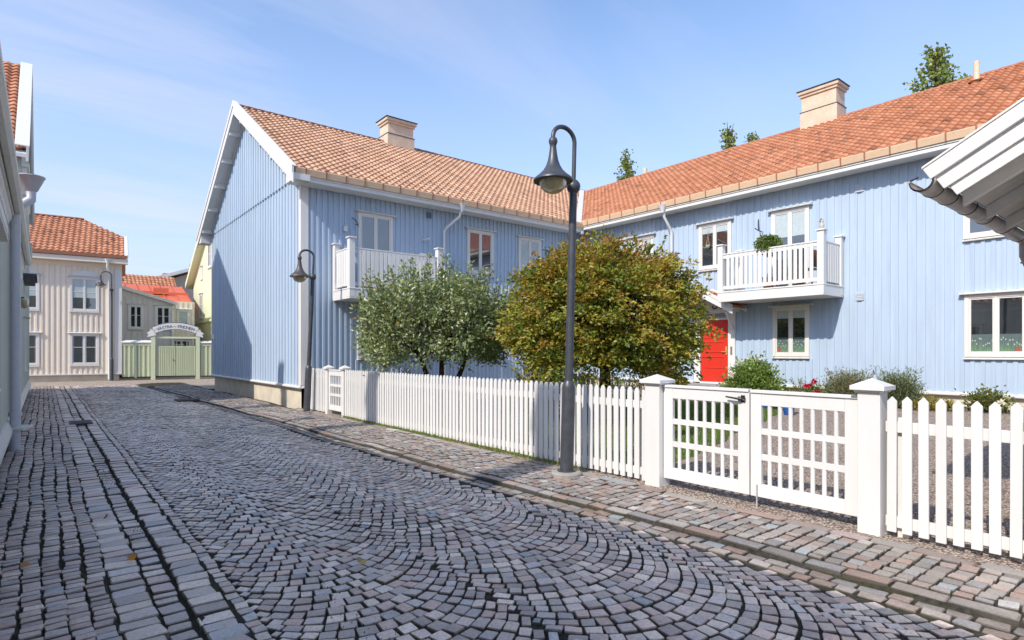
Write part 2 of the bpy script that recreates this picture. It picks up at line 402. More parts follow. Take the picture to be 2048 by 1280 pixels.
for o0, o1, pt_ in ((-.285, -.18, .15), (-.175, -.068, .17)):
    y = Y0S
    while y < 29:
        p_ = pt_ * random.uniform(.8, 1.2); xm = kerb_x(y) + (o0 + o1) / 2
        S.append((xm + random.uniform(-.004, .004), y + p_ / 2, road_z(3.9) - .006, .023, (o1 - o0) / 2 - .007, p_ / 2 - .008)); y += p_
x = -.46
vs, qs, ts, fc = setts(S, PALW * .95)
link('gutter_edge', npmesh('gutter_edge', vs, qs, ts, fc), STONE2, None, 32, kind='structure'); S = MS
LS = S; S = []
for wd in (.112, .115, .11, .113, .116, .112, .114):
    rows_along_y(x, x + wd, .09, .0, .0075, wob=.010); x += wd
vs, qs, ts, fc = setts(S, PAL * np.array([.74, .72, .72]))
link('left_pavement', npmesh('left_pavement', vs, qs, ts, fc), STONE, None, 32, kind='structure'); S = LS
rows_along_y(.33, .53, .145, -.012, .008); rows_along_y(.70, .90, .15, -.022, .008); rows_along_y(.905, .995, .10, -.026, .008)
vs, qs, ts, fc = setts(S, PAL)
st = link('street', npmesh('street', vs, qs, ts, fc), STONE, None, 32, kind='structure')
S = []; rows_along_y(.535, .695, .15, -.046, .016, jp=.3)           # sunken middle row of the gutter
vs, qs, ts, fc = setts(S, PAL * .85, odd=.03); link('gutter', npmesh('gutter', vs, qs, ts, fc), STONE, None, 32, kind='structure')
S = []; y = Y0S
while y < 29:
    p = random.uniform(.2, .38); S.append((kerb_x(y + p / 2), y + p / 2, -.006, .023, .06, p / 2 - .006)); y += p
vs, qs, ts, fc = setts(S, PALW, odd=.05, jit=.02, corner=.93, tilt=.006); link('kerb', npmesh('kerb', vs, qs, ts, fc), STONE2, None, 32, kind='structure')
S = []; y = Y0S; k = 0
while y < 30:
    p = .112 * random.uniform(.93, 1.07); xk = kerb_x(y) + .066; x = xk + random.uniform(-.05, 0)
    while x < 5.17:
        q = random.uniform(.10, .15); x1 = min(x + q, 5.19)
        if x1 - max(x, xk) > .05:
            xa = max(x, xk); S.append(((xa + x1) / 2, y + p / 2 + .03 * math.sin(x * 2 + y), .006, .05 * math.sin(y * .7), (x1 - xa) / 2 - .0075, p / 2 - .0075))
        x = x1
        if x >= 5.185: break
    y += p
y = Y0S
while y < 15.4:
    p = random.uniform(.3, .55); S.append((5.26, y + p / 2, .004, 0, .068, p / 2 - .006)); y += p
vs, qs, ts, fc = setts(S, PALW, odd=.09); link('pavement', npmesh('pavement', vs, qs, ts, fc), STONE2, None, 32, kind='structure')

def sheet(name, nx, ny, x0, x1, y0, y1, zf, m, **k):
    X, Yg = np.meshgrid(np.linspace(x0, x1, nx), np.linspace(y0, y1, ny)); Z = np.vectorize(zf)(X, Yg)
    i = np.arange(nx * ny).reshape(ny, nx)
    q = np.stack([i[:-1, :-1], i[:-1, 1:], i[1:, 1:], i[1:, :-1]], -1).reshape(-1, 4)
    return link(name, npmesh(name, np.stack([X, Yg, Z], -1).reshape(-1, 3), q), m, None, True, kind='structure', **k)
def bedz(x, y):
    z = -.022 if x > kerb_x(y) - .07 or x < .33 else (-.062 if .535 < x < .695 else (-.034 if x < .98 else road_z(x) - (.022 if x > 3.9 else .016)))
    return z + float(undul(np.float64(x), np.float64(y)))
sheet('joint_bed', 260, 260, -1.2, 5.34, -3.2, 33, bedz, BED)
def yard_z(x, y):
    r = max(0.0, min(1.0, (x - 5.3) / 10.0)); return -.012 + .30 * r + (.006 * math.sin(3 * x + y) if x > 5.4 else 0)
sheet('gravel_yard', 90, 90, 5.30, 16.2, -4, 16, yard_z, GRAVEL)
def lawn_edge_y(x): return 4.42 + max(0, x - 5.6) * .25
nx, ny = 60, 40; vv = []
for j in range(ny):
    for i in range(nx):
        x = 5.75 + 7.4 * i / (nx - 1); ya = lawn_edge_y(x) + .06 * math.sin(5 * x); yb = 13.6; y = ya + (yb - ya) * j / (ny - 1)
        e = min(i, nx - 1 - i, j * 1.5) ; vv.append((x, y, yard_z(x, y) + min(.035, .004 + .012 * e)))
ii = np.arange(nx * ny).reshape(ny, nx)
link('lawn', npmesh('lawn', np.array(vv), np.stack([ii[:-1, :-1], ii[:-1, 1:], ii[1:, 1:], ii[1:, :-1]], -1).reshape(-1, 4)), LAWNM, None, True, kind='structure')
sheet('ground', 2, 2, -900, 900, -900, 900, lambda x, y: -.16, GROUNDM)
sheet('side_street', 2, 2, -40, 40, 27.5, 41, lambda x, y: -.075, SANDY)

def grass(name, pts, h0, h1, cols, label, m=LEAF):
    n = len(pts); a = RG.uniform(0, 2 * PI, n); h = RG.uniform(h0, h1, n); ln = RG.uniform(.1, .7, n) * h; wd = RG.uniform(.003, .006, n)
    b = RG.uniform(0, 2 * PI, n)
    p = np.array(pts); s = np.stack([np.cos(a) * wd, np.sin(a) * wd, np.zeros(n)], -1)
    tip = p + np.stack([np.cos(b) * ln, np.sin(b) * ln, h], -1); mid = p + np.stack([np.cos(b) * ln * .3, np.sin(b) * ln * .3, h * .55], -1)
    v = np.stack([p - s, p + s, mid + s * .8, mid - s * .8, tip], 1).reshape(-1, 3); o = np.arange(n)[:, None] * 5
    q = np.array([[0, 1, 2, 3]]) + o; t3 = np.array([[3, 2, 4]]) + o
    c = np.array(cols)[RG.integers(0, len(cols), n)] * RG.uniform(.7, 1.25, (n, 1))
    return link(name, npmesh(name, v, q, t3, np.concatenate([c, c])), m, None, False, label=label, kind='stuff', cat='grass')
GC = [(.15, .27, .04), (.20, .31, .055), (.26, .32, .08), (.11, .19, .03)]
pts = []
while len(pts) < 46000:
    x = 5.8 + 7.3 * random.random() ** 1.2; y = random.uniform(4.5, 13.5)
    if y > lawn_edge_y(x) + .05 * math.sin(5 * x) + random.uniform(0, .1): pts.append((x, y, yard_z(x, y) + .02))
grass('lawn_grass', pts, .03, .075, GC, 'short mown green grass of the garden lawn behind the picket fence')
pts = []
while len(pts) < 3000:
    y = random.uniform(5.2, 13.0); x = 5.44 + random.gauss(0, .045)
    if random.random() < .35 + .65 * (math.sin(y * 2.1) * .5 + .5) * (1 if 7 < y < 11.5 else .25): pts.append((x, y, -.005))
grass('fence_grass', pts, .02, .075, GC + [(.24, .22, .08), (.3, .26, .12)], 'thin strip of grass growing along the foot of the long picket fence')
pts = []
while len(pts) < 5000:
    x = random.uniform(-.4, 3.8); y = random.uniform(1.6, 12)
    if math.sin(x * 3.1 + y * .8) + math.sin(y * 1.7 - x * 2.2) > .75: pts.append((x, y, -.055))
grass('joint_moss', pts, .010, .020, [(.06, .07, .018), (.10, .11, .03), (.16, .14, .05)], 'tiny tufts of moss and grass in the joints between the setts')
#PART3
# ------------------------------------------------------------------ building parts
UP = V((0, 0, 1))
def basis(x, y, ux, uy, nx, ny, z=0): return (V((x, y, z)), V((ux, uy, 0)), V((nx, ny, 0)), UP)
def pt(B, a, b, c): return B[0] + B[1] * a + B[2] * b + B[3] * c

def boards(mb, B, u0, u1, z0, ztop, opens, pitch, bw, dep, n0=0.0, phase=.5):
    """cover boards standing proud of a wall, cut round the openings"""
    k = int(round((u1 - u0) / pitch)); pitch = (u1 - u0) / max(1, k)
    for i in range(k):
        a = u0 + (i + phase) * pitch - bw / 2; b = a + bw
        if b > u1: continue
        segs = [(z0, None)]
        cuts = sorted([(o[2], o[3]) for o in opens if o[0] < b and o[1] > a])
        lo = z0; out = []
        for c0, c1 in cuts:
            if c0 > lo + .01: out.append((lo, c0, c0))
            lo = max(lo, c1)
        ta, tb = ztop(a), ztop(b)
        if min(ta, tb) > lo + .01: out.append((lo, ta, tb))
        d = dep + random.uniform(-.0015, .0015)
        for c0, ca, cb_ in out:
            P = lambda u, n, z: pt(B, u, n0 + n, z)
            ch = .006
            mb.hexa([P(a, 0, c0), P(b, 0, c0), P(b - ch, d, c0), P(a + ch, d, c0), P(a, 0, ca), P(b, 0, cb_), P(b - ch, d, cb_), P(a + ch, d, ca)])

def make_window(parent, B, u0, u1, z0, z1, m=None, cols=2, bars=0, cas=.085, head=True, blind=None, film=None, curtain=0, sash=.055, sticker=None, n0=.0, sill=True, label=None):
    """outer size u0..u1, z0..z1; frame stands on the wall, pane inside it"""
    m = m or WINWHITE; f = MB(); PR = n0 + .05
    f.bx(B, u0, u0 + cas, n0, PR, z0, z1); f.bx(B, u1 - cas, u1, n0, PR, z0, z1)
    f.bx(B, u0 + cas, u1 - cas, n0, PR - .003, z1 - cas, z1); f.bx(B, u0 + cas, u1 - cas, n0, PR - .003, z0, z0 + cas * .9)
    ia, ib, ja, jb = u0 + cas, u1 - cas, z0 + cas * .9, z1 - cas; mu = .05; wd = (ib - ia - mu * (cols - 1)) / cols; panes = []
    for c in range(cols):
        a = ia + c * (wd + mu); b = a + wd
        if c: f.bx(B, a - mu, a, n0, PR - .008, ja, jb)
        s = sash * .62
        f.bx(B, a, a + s, n0, n0 + .034, ja, jb); f.bx(B, b - s, b, n0, n0 + .034, ja, jb)
        f.bx(B, a + s, b - s, n0, n0 + .031, jb - s, jb); f.bx(B, a + s, b - s, n0, n0 + .031, ja, ja + s * 1.3)
        for k in range(bars):
            zz = ja + (jb - ja) * ((k + 1.15) / (bars + 1) if bars == 1 else (k + 1) / (bars + 1)); f.bx(B, a + s, b - s, n0, n0 + .028, zz - .014, zz + .014)
        panes.append((a + s, b - s, ja + s * 1.3, jb - s))
    w_ = f.build('window', m, parent, bevel=.004, label=label)
    for a, b, c, d in panes:
        g = MB(); g.bx(B, a, b, n0 + .002, n0 + .010, c, d); g.build('pane', GLASS, w_)
        if blind:
            g = MB(); g.bx(B, a + .004, b - .004, n0 + .0105, n0 + .0145, d - (d - c) * blind[0], d); g.build('blind', blind[1], w_)
        if curtain:
            g = MB(); wv = (b - a) * curtain; n_ = 6
            for side in (0, 1):
                for i in range(n_):
                    x0 = (a + wv * i / n_) if side == 0 else (b - wv * (i + 1) / n_)
                    g.bx(B, x0, x0 + wv / n_ * .96, n0 + .0105, n0 + .0125 + .003 * (i % 2), c, d)
            g.build('curtain', CURT, w_)
        if film:
            h = (d - c) * film; g = MB(); g.bx(B, a + .002, b - .002, n0 + .0105, n0 + .0135, c, c + h); g.build('film', FILM, w_)
            gg = MB(); gw = MB()
            for i in range(20):
                x0 = a + (b - a) * (i + random.uniform(.2, .8)) / 20; hh = h * random.uniform(.3, .82)
                gg.prism([pt(B, x0 - .008, n0 + .0138, c), pt(B, x0 + .008, n0 + .0138, c), pt(B, x0 + random.uniform(-.012, .012), n0 + .0138, c + hh)], B[2] * .0012)
                if i % 2:
                    q = c + hh; x1 = x0
                    gw.prism([pt(B, x1 + .013 * math.cos(t_), n0 + .0155, q + .02 * math.sin(t_)) for t_ in (0, 1.05, 2.1, 3.14, 4.2, 5.2)], B[2] * .0012)
            gg.build('film_stem', FILMG, w_); gw.build('film_flower', FILMW, w_)
    if sticker is not None:
        a, b, c, d = panes[sticker]; g = MB(); x0 = (b - .11 if sticker else a + .02); g.bx(B, x0, x0 + .085, n0 + .0165, n0 + .018, c + .02, c + .05); g.bx(B, x0, x0 + .085, n0 + .0165, n0 + .018, c + .068, c + .095); g.build('sticker', STICK, w_)
    if head:
        g = MB(); P = lambda u, n, z: pt(B, u, n0 + n, z)
        g.prism([P(u0 - .09, 0, z1 + .002), P(u0 - .09, .13, z1 + .002), P(u0 - .09, .135, z1 + .022), P(u0 - .09, .0, z1 + .06)], B[1] * (u1 - u0 + .18)); g.build('head_board', m, w_)
    if sill:
        g = MB(); P = lambda u, n, z: pt(B, u, n0 + n, z)
        g.prism([P(u0 - .01, 0, z0 - .055), P(u0 - .01, .075, z0 - .055), P(u0 - .01, .08, z0 - .035), P(u0 - .01, .0, z0 - .002)], B[1] * (u1 - u0 + .02)); g.build('sill', m, w_)
    return w_

TC = np.array([(.46, .20, .105), (.50, .225, .12), (.42, .175, .09), (.53, .25, .14), (.47, .205, .11)])
TCA = np.array([(.50, .30, .19), (.54, .33, .21), (.46, .27, .17), (.57, .36, .24), (.50, .295, .185)])
def tiles(name, E0, e, up, L, T, parent, m=None, pitch=.215, row=.27, amp=.036, step=.044, tc=TC, old=.03, weights=None):
    E0, e, up = V(E0), V(e).normalized(), V(up).normalized(); nr = e.cross(up).normalized()
    if nr.z < 0: nr = -nr
    nc = int(round(L / pitch)); pitch = L / nc; R = int(round(T / row)); row = T / R; k = 8; ns = nc * k + 1
    s = np.arange(ns) * pitch / k; ph = (s / pitch) % 1.0
    h = amp * (np.where(ph < .62, np.sin(ph / .62 * PI), -.55 * np.sin((ph - .62) / .38 * PI)))
    E0, ev, uv, nv = (np.array(a) for a in (E0, e, up, nr)); V_ = []; Q = []; C = []
    cj = RG.normal(0, .004, (R + 1, nc)); cidx = np.minimum((s / pitch).astype(int), nc - 1)
    for r in range(R):
        rj = cj[r][cidx]
        for tt, hh in ((r * row - .02 + rj, step), ((r + .5) * row, step * .5), ((r + 1) * row + .01, 0.0)):
            V_.append(E0 + ev * s[:, None] + uv * (np.zeros(ns) + tt)[:, None] + nv * (h + hh)[:, None])
        V_.append(E0 + ev * s[:, None] + uv * (r * row - .02 + rj)[:, None] + nv * (h + step - .050)[:, None])
        b = r * 4 * ns; i = np.arange(ns - 1)
        tcol = tc[RG.integers(0, len(tc), nc)] * RG.uniform(.90, 1.09, (nc, 1))
        o_ = RG.random(nc) < old; tcol[o_] = tcol[o_] * np.array([.62, .66, .75])
        fc_ = tcol[cidx[:-1]]
        for lo, hi in ((0, 1), (1, 2), (3, 0)):
            Q.append(np.stack([b + lo * ns + i, b + lo * ns + i + 1, b + hi * ns + i + 1, b + hi * ns + i], -1)); C.append(fc_)
    me = npmesh(name, np.concatenate(V_), np.concatenate(Q), None, np.concatenate(C))
    o = link(name, me, m or TILE, parent, 50)
    return o, nr

def ridge_caps(E0, e, L, parent, m, r=.11, seg=.36, dark=False, name='ridge_tile'):
    E0, e = V(E0), V(e).normalized(); mb = MB(); n = int(L / seg)
    side = e.cross(UP).normalized()
    for i in range(n):
        a, b = E0 + e * (i * L / n), E0 + e * ((i + 1) * L / n + .03); k = 8; P = []
        for p, rr in ((a, r * 1.1), (b, r * .95)):
            P += [p + side * rr * math.cos(PI * j / k) + UP * (rr * .8 * math.sin(PI * j / k)) for j in range(k + 1)]
        mb.add(P, [(j, j + 1, k + 2 + j, k + 1 + j) for j in range(k)] + [tuple(range(k + 1)), tuple(range(2 * k + 1, k, -1))])
    return mb.build(name, m, parent, 40)

def chimney(parent, x0, x1, y0, y1, zb, zt, band):
    m = MB(); m.box(x0, x1, y0, y1, zb, zt); m.box(x0 - .035, x1 + .035, y0 - .035, y1 + .035, zb, band)
    m.box(x0 - .05, x1 + .05, y0 - .05, y1 + .05, zt, zt + .09); m.box(x0 - .1, x1 + .1, y0 - .1, y1 + .1, zt + .09, zt + .20)
    c = m.build('chimney', CHIMNEY, parent, bevel=.008)
    m = MB(); m.box(x0 - .13, x1 + .13, y0 - .13, y1 + .13, zt + .20, zt + .225); m.build('chimney_cap', BLACK, c); m = MB(); m.box(x0 - .05, x1 + .05, y0 - .05, y1 + .05, band + .001, band + .018)
    m.build('chimney_band', BLACK, c)
    return c

def eave(parent, B, L, zf0, zf1, gtop, n0, nw, mg=None):
    """white fascia and soffit with a beige standing gutter and brackets; n0 = outer face"""
    f = MB(); f.bx(B, 0, L, n0 - .035, n0, zf0, zf1); f.bx(B, 0, L, n0 - .002, n0 + .022, zf1 - .045, zf1); f.bx(B, 0, L, nw, n0 - .036, zf0 + .008, zf0 + .03)
    fa = f.build('fascia', WHITE2, parent, bevel=.003)
    g = MB(); P = lambda n, z: pt(B, 0, n, z)
    g.prism([P(n0 + .0, zf1 + .002), P(n0 + .055, zf1 + .002), P(n0 + .075, gtop - .02), P(n0 + .06, gtop), P(n0 + .045, gtop - .02), P(n0 + .03, zf1 + .02), P(n0 - .02, zf1 + .02)], B[1] * L)
    gu = g.build('eave_gutter', mg or EAVEB, parent)
    x = .25
    while x < L:
        b = MB(); b.prism([pt(B, x, n0 + .057, zf1 + .0), pt(B, x, n0 + .066, zf1 + .0), pt(B, x, n0 + .086, gtop + .004), pt(B, x, n0 + .05, gtop + .012), pt(B, x, n0 + .05, gtop + .003), pt(B, x, n0 + .076, gtop - .018)], B[1] * .032)
        b.build('gutter_bracket', BRACK, parent); x += .54

def balcony(parent, B, u0, u1, dep, bw, gap, solid=False):
    m = MB(); m.bx(B, u0, u1, .03, dep, 2.92, 3.17); m.bx(B, u0 - .012, u1 + .012, .03, dep + .015, 3.17, 3.205)
    d = m.build('balcony', WHITE, parent, bevel=.006)
    pw = .15; zt = 4.27
    for a, n, zz in ((u0 + pw / 2, dep - pw / 2, 4.50), (u1 - pw / 2, dep - pw / 2, 4.50), (u0 + pw / 2, .03 + pw / 2, 4.46), (u1 - pw / 2, .03 + pw / 2, 4.46)):
        m = MB(); m.bx(B, a - pw / 2 - .004, a + pw / 2 + .004, n - pw / 2 - .004, n + pw / 2 + .004, 2.96, zz); m.bx(B, a - pw / 2 - .035, a + pw / 2 + .035, n - pw / 2 - .035, n + pw / 2 + .035, zz, zz + .035)
        m.build('post', WHITE, d, bevel=.005)
    r = MB()
    for s in ('f', 'l', 'r'):
        if s == 'f': Bs = (pt(B, u0 + pw, dep - pw / 2, 0), B[1], B[2], UP); L = u1 - u0 - 2 * pw
        else: Bs = (pt(B, (u0 + pw / 2 if s == 'l' else u1 - pw / 2), .03 + pw, 0), B[2], B[1] * (-1 if s == 'l' else 1), UP); L = dep - .03 - 2 * pw
        r.bx(Bs, .004, L - .004, -.05, .05, zt - .035, zt); r.bx(Bs, .004, L - .004, -.028, .028, zt - .14, zt - .036); r.bx(Bs, .004, L - .004, -.028, .028, 3.27, 3.36)
        n = int((L - .04) / (bw + gap)); x = (L - n * (bw + gap) + gap) / 2
        for i in range(n): r.bx(Bs, x, x + bw, .029, .049, 3.262, zt - .05); x += bw + gap
    r.build('railing', WHITE, d, bevel=.003)
    return d

def downpipe(parent, pts, r, m, funnel=None, clips=()):
    q = MB(); q.tube(pts, r, 12)
    if funnel: q.lathe([(.05, -.22), (.06, -.16), (.14, 0), (.15, .02)], funnel, 14)
    for p in clips: q.lathe([(r + .012, 0), (r + .012, .03)], p, 12)
    return q.build('downpipe', m, parent, 45)

# ------------------------------------------------------------------ the pale blue house (two wings, one house)
GX, AY, BXW = 5.36, 15.57, 16.0; AYB = 26.13; BY1 = -6.0
blue = thing('blue_house', (GX, AY, 0), 'pale blue timber house of two wings with orange tiled roofs and red door', 'house')
SA, ZA, YA = .61, 6.15, 14.97; SB, ZB, XB = .575, 6.20, 15.42; RY, RX = 20.85, 21.30
zA = lambda y: ZA + SA * (min(y, 2 * RY - y) - YA); zB = lambda x: ZB + SB * (min(x, 2 * RX - x) - XB)
BG = basis(GX, AYB, 0, -1, -1, 0); BA = basis(GX, AY, 1, 0, 0, -1); BB = basis(BXW, AY, 0, -1, -1, 0)
LG, LA, LB = AYB - AY, BXW - GX, AY - BY1
gtop = lambda u: zA(AYB - u) - .24
# gable wall
m = MB(); m.prism([pt(BG, 0, 0, .60), pt(BG, LG, 0, .60), pt(BG, LG, 0, 6.2), pt(BG, LG / 2, 0, gtop(LG / 2)), pt(BG, 0, 0, 6.2)], -BG[2] * .2)
boards(m, BG, .16, LG - .17, .60, lambda u: 6.23, [], .27, .11, .034)
a0 = .0
m.prism([pt(BG, 0, .001, 6.25), pt(BG, LG, .001, 6.25), pt(BG, LG / 2, .001, gtop(LG / 2) + .05)], BG[2] * .034)
boards(m, BG, .05, LG - .05, 6.252, gtop, [], .27, .11, .034, .035)
m.build('wall', BLUE, blue)
# wall of the wing along the garden
WA = [(6.93, 8.01, 3.21, 5.50, 1), (10.67, 11.74, 4.07, 5.52, 2), (12.83, 13.87, 4.07, 5.52, 3), (14.85, 15.55, 4.45, 5.50, 4), (6.92, 8.0, 1.34, 2.82, 5), (10.69, 11.74, 1.36, 2.80, 6), (12.9, 13.9, 1.36, 2.80, 7)]
opA = [(a - GX - .0, b - GX + .0, c - .05, d + .06) for a, b, c, d, _ in WA]
m = MB(); m.bx(BA, .0, LA, -.2, 0, .60, 6.1); boards(m, BA, .19, LA - .02, .60, lambda u: 6.0, opA, .158, .072, .027); m.build('wall', BLUE, blue)
WB = [(8.14, 7.10, 3.21, 5.46, 1), (10.47, 9.37, 4.07, 5.48, 2), (13.30, 12.20, 4.07, 5.48, 3), (8.10, 7.10, 1.39, 2.77, 4), (3.73, 2.63, 1.41, 2.79, 5), (3.75, 2.65, 4.03, 5.48, 6), (13.3, 12.2, 1.39, 2.77, 7)]
opB = [(AY - a, AY - b, c - .05, d + .06) for a, b, c, d, _ in WB] + [(AY - 10.63, AY - 9.23, 0, 2.95)]
m = MB(); m.bx(BB, -LG, LB, -.2, 0, .60, 6.15); boards(m, BB, .02, LB, .60, lambda u: 6.06, opB, .183, .085, .022); m.build('wall', BLUE, blue)
# plinth with white water board
m = MB(); m.bx(BG, .05, LG - .07, -.25, -.07, -.1, .57); m.bx(BA, .07, LA, -.25, -.07, -.1, .57); m.bx(BB, 0, LB, -.25, -.05, -.1, .57); m.build('plinth', PLINTH, blue)
m = MB()
for B, L, e0 in ((BG, LG, 0), (BA, LA - .05, .05), (BB, LB, .05)):
    for q0, q1 in (((0, L),) if B is not BB else ((.05, AY - 10.66), (AY - 9.2, L))):
        m.prism([pt(B, q0, -.08, .545), pt(B, q0, .062, .545), pt(B, q0, .066, .585), pt(B, q0, .0, .62), pt(B, q0, -.08, .62)], B[1] * (q1 - q0))
m.build('water_board', WHITE, blue, bevel=.003)
# corner boards
m = MB(); m.bx(BG, LG - .165, LG + .03, .0, .042, .62, 6.24); m.bx(BA, -.0, .165, -.01, .031, .62, 5.97); m.build('corner_board', WHITE, blue, bevel=.004)
m = MB(); m.bx(BG, 0, .10, .0, .042, .62, 6.24); m.build('corner_board', WHITE, blue, bevel=.004)
# roofs
ca = math.cos(math.atan(SA)); ta = Vector((0, ca, SA * ca)); TA = (RY - YA) / ca
roofA, nrm = tiles('roof', (4.98, YA + .05, zA(YA + .05) - .0), (1, 0, 0), ta, 21.4 - 4.98, TA - .02, blue, TILEA, tc=TCA)
m = MB(); m.prism([(4.99, YA + .06, zA(YA + .06) - .14), (4.99, RY, zA(RY) - .14), (4.99, 2 * RY - YA, zA(YA) - .14), (4.99, 2 * RY - YA, zA(YA) - .045), (4.99, RY, zA(RY) - .045), (4.99, YA + .06, zA(YA + .06) - .045)], (16.3, 0, 0)); m.build('soffit', WHITE2, roofA)
ridge_caps((4.98, RY, zA(RY) - .02), (1, 0, 0), 16.6, roofA, flat('dark ridge clay', (.16, .07, .045), .8))
cb2 = math.cos(math.atan(SB)); tb = Vector((cb2, 0, SB * cb2)); TB = (RX - XB) / cb2
roofB, _ = tiles('roof', (XB + .05, 26.6, zB(XB + .05)), (0, -1, 0), tb, 26.6 - BY1 + .4, TB - .02, blue, TILE)
m = MB(); m.prism([(XB + .06, 26.6, zB(XB + .06) - .14), (RX, 26.6, zB(RX) - .14), (2 * RX - XB, 26.6, zB(XB) - .14), (2 * RX - XB, 26.6, zB(XB) - .045), (RX, 26.6, zB(RX) - .045), (XB + .06, 26.6, zB(XB + .06) - .045)], (0, BY1 - 27.0, 0)); m.build('soffit', WHITE2, roofB)
ridge_caps((RX, 26.6, zB(RX) - .03), (0, -1, 0), 26.6 - BY1, roofB, flat('ridge clay', (.40, .15, .08), .8))
# valley flashing where the two roofs meet
m = MB(); vp = []
for s_ in (0, 1):
    y = 15.05 if s_ == 0 else RY - .15; x = XB + (zA(y) - ZB) / SB
    for o_ in (-.30, .02): vp.append((x + o_, y, zA(y) + .085))
m.prism([vp[0], vp[1], vp[3], vp[2]], (0, 0, .01)); m.build('valley_flashing', WHITE2, roofA)
# eaves
eave(roofA, basis(4.99, AY, 1, 0, 0, -1), XB + .02 - 4.99, 5.93, 6.07, 6.255, AY - 15.03, .03)
eave(roofB, basis(BXW, 15.0, 0, -1, -1, 0), 15.0 - BY1, 6.01, 6.15, 6.335, BXW - 15.48, .03)
# gable verge: boards, brackets
m = MB(); sf = MB()
for s_ in (1, -1):
    Yf = lambda y: y if s_ == 1 else 2 * RY - y
    ya, yb = YA - .06, RY
    for x0, x1, t0, t1 in ((4.90, 4.935, -.30, .105), (4.875, 4.9, -.04, .125), (4.87, 5.0, .125, .15)):
        m.prism([(x0, Yf(ya), zA(ya) + t0), (x0, Yf(yb), zA(yb) + t0), (x0, Yf(yb), zA(yb) + t1), (x0, Yf(ya), zA(ya) + t1)], (x1 - x0, 0, 0))
    m.prism([(4.936, Yf(AY - .02), zA(AY) - .25), (4.936, Yf(RY), zA(RY) - .25), (4.936, Yf(RY), zA(RY) - .2), (4.936, Yf(AY - .02), zA(AY) - .2)], (.35, 0, 0))
    sf.prism([(5.26, Yf(AY), zA(AY) - .36), (5.26, Yf(RY), zA(RY) - .36), (5.26, Yf(RY), zA(RY) - .25), (5.26, Yf(AY), zA(AY) - .25)], (.06, 0, 0))
    for k in range(5):
        y = AY + .25 + k * (RY - AY - .5) / 4.4; sf.box(4.94, 5.30, Yf(y) - .05, Yf(y) + .05, zA(y) - .38, zA(y) - .22)
    sf.prism([(4.94, Yf(YA - .02), zA(YA) - .22), (4.94, Yf(AY - .0), zA(YA) - .22), (4.94, Yf(AY), zA(AY) - .24), (4.94, Yf(YA - .02), zA(YA) - .06)], (.42, 0, 0))
m.build('verge_board', WHITE, roofA, bevel=.004); sf.build('verge_bracket', WHITE2, roofA, bevel=.003)
chimney(roofA, 10.35, 11.45, 20.45, 21.15, 9.2, 10.38, 9.97); chimney(roofA, 18.95, 19.75, 20.45, 21.15, 9.2, 9.95, 9.8)
chimney(roofB, 20.95, 21.65, 8.42, 9.58, 9.1, 10.52, 9.98)
m = MB(); m.tube([(20.5, 4.51, 8.9), (20.5, 4.51, 9.72)], .075, 12); m.lathe([(.2, 0), (.09, .04)], (20.5, 4.51, zB(20.5) + .04), 12); m.build('roof_vent', flat('beige vent pipe', (.72, .52, .37), .5), roofB, 40); m = MB(); m.tube([(21.5, 16.9, 9.3), (21.5, 16.9, 9.95)], .09, 12); m.build('roof_vent', flat('beige vent pipe', (.72, .52, .37), .5), roofB, 40)
# windows
for a, b, c, d, k in WA:
    kw = dict(blind=(.42, BLINDR)) if k == 2 else (dict(blind=(1.0, BLIND)) if k in (3, 4) else (dict(blind=(.3, BLIND)) if k == 5 else {}))
    make_window(blue, BA, a - GX, b - GX, c, d, **kw, sill=(k != 1))
for a, b, c, d, k in WB:
    kw = dict(blind=(.32, BLIND)) if k == 1 else dict(blind=(.16, BLIND)) if k == 2 else dict(blind=(.55, BLIND)) if k == 3 else dict(blind=(.18, BLIND), film=.36, sticker=0) if k == 4 else dict(film=.33, sticker=1) if k == 5 else {}
    make_window(blue, BB, AY - a, AY - b, c, d, **kw, sill=(k != 1))
# balconies
balcony(blue, BA, 6.19 - GX, 9.02 - GX, 1.17, .105, .02); balcony(blue, BB, AY - 9.10, AY - 6.24, 1.2, .088, .045)
# downpipes
downpipe(blue, [(10.12, 15.10, 5.95), (10.10, 15.12, 5.75), (9.82, 15.42, 5.42), (9.76, 15.48, 5.30), (9.76, 15.48, .12), (9.72, 15.40, .05)], .045, WHPIPE, (10.12, 15.06, 6.10), [(9.76, 15.48, z) for z in (4.6, 3.0, 1.4)])
downpipe(blue, [(15.5, 11.44, 6.05), (15.52, 11.44, 5.86), (15.84, 11.44, 5.52), (15.91, 11.44, 5.38), (15.91, 11.44, .4), (15.85, 11.44, .33)], .045, WHPIPE, (15.44, 11.44, 6.2), [(15.91, 11.44, z) for z in (4.6, 3.0, 1.4)])
m = MB(); m.box(15.40, 15.52, 15.0, 15.12, 5.86, 6.02); m.build('corner_drop', WHPIPE, blue, bevel=.01)
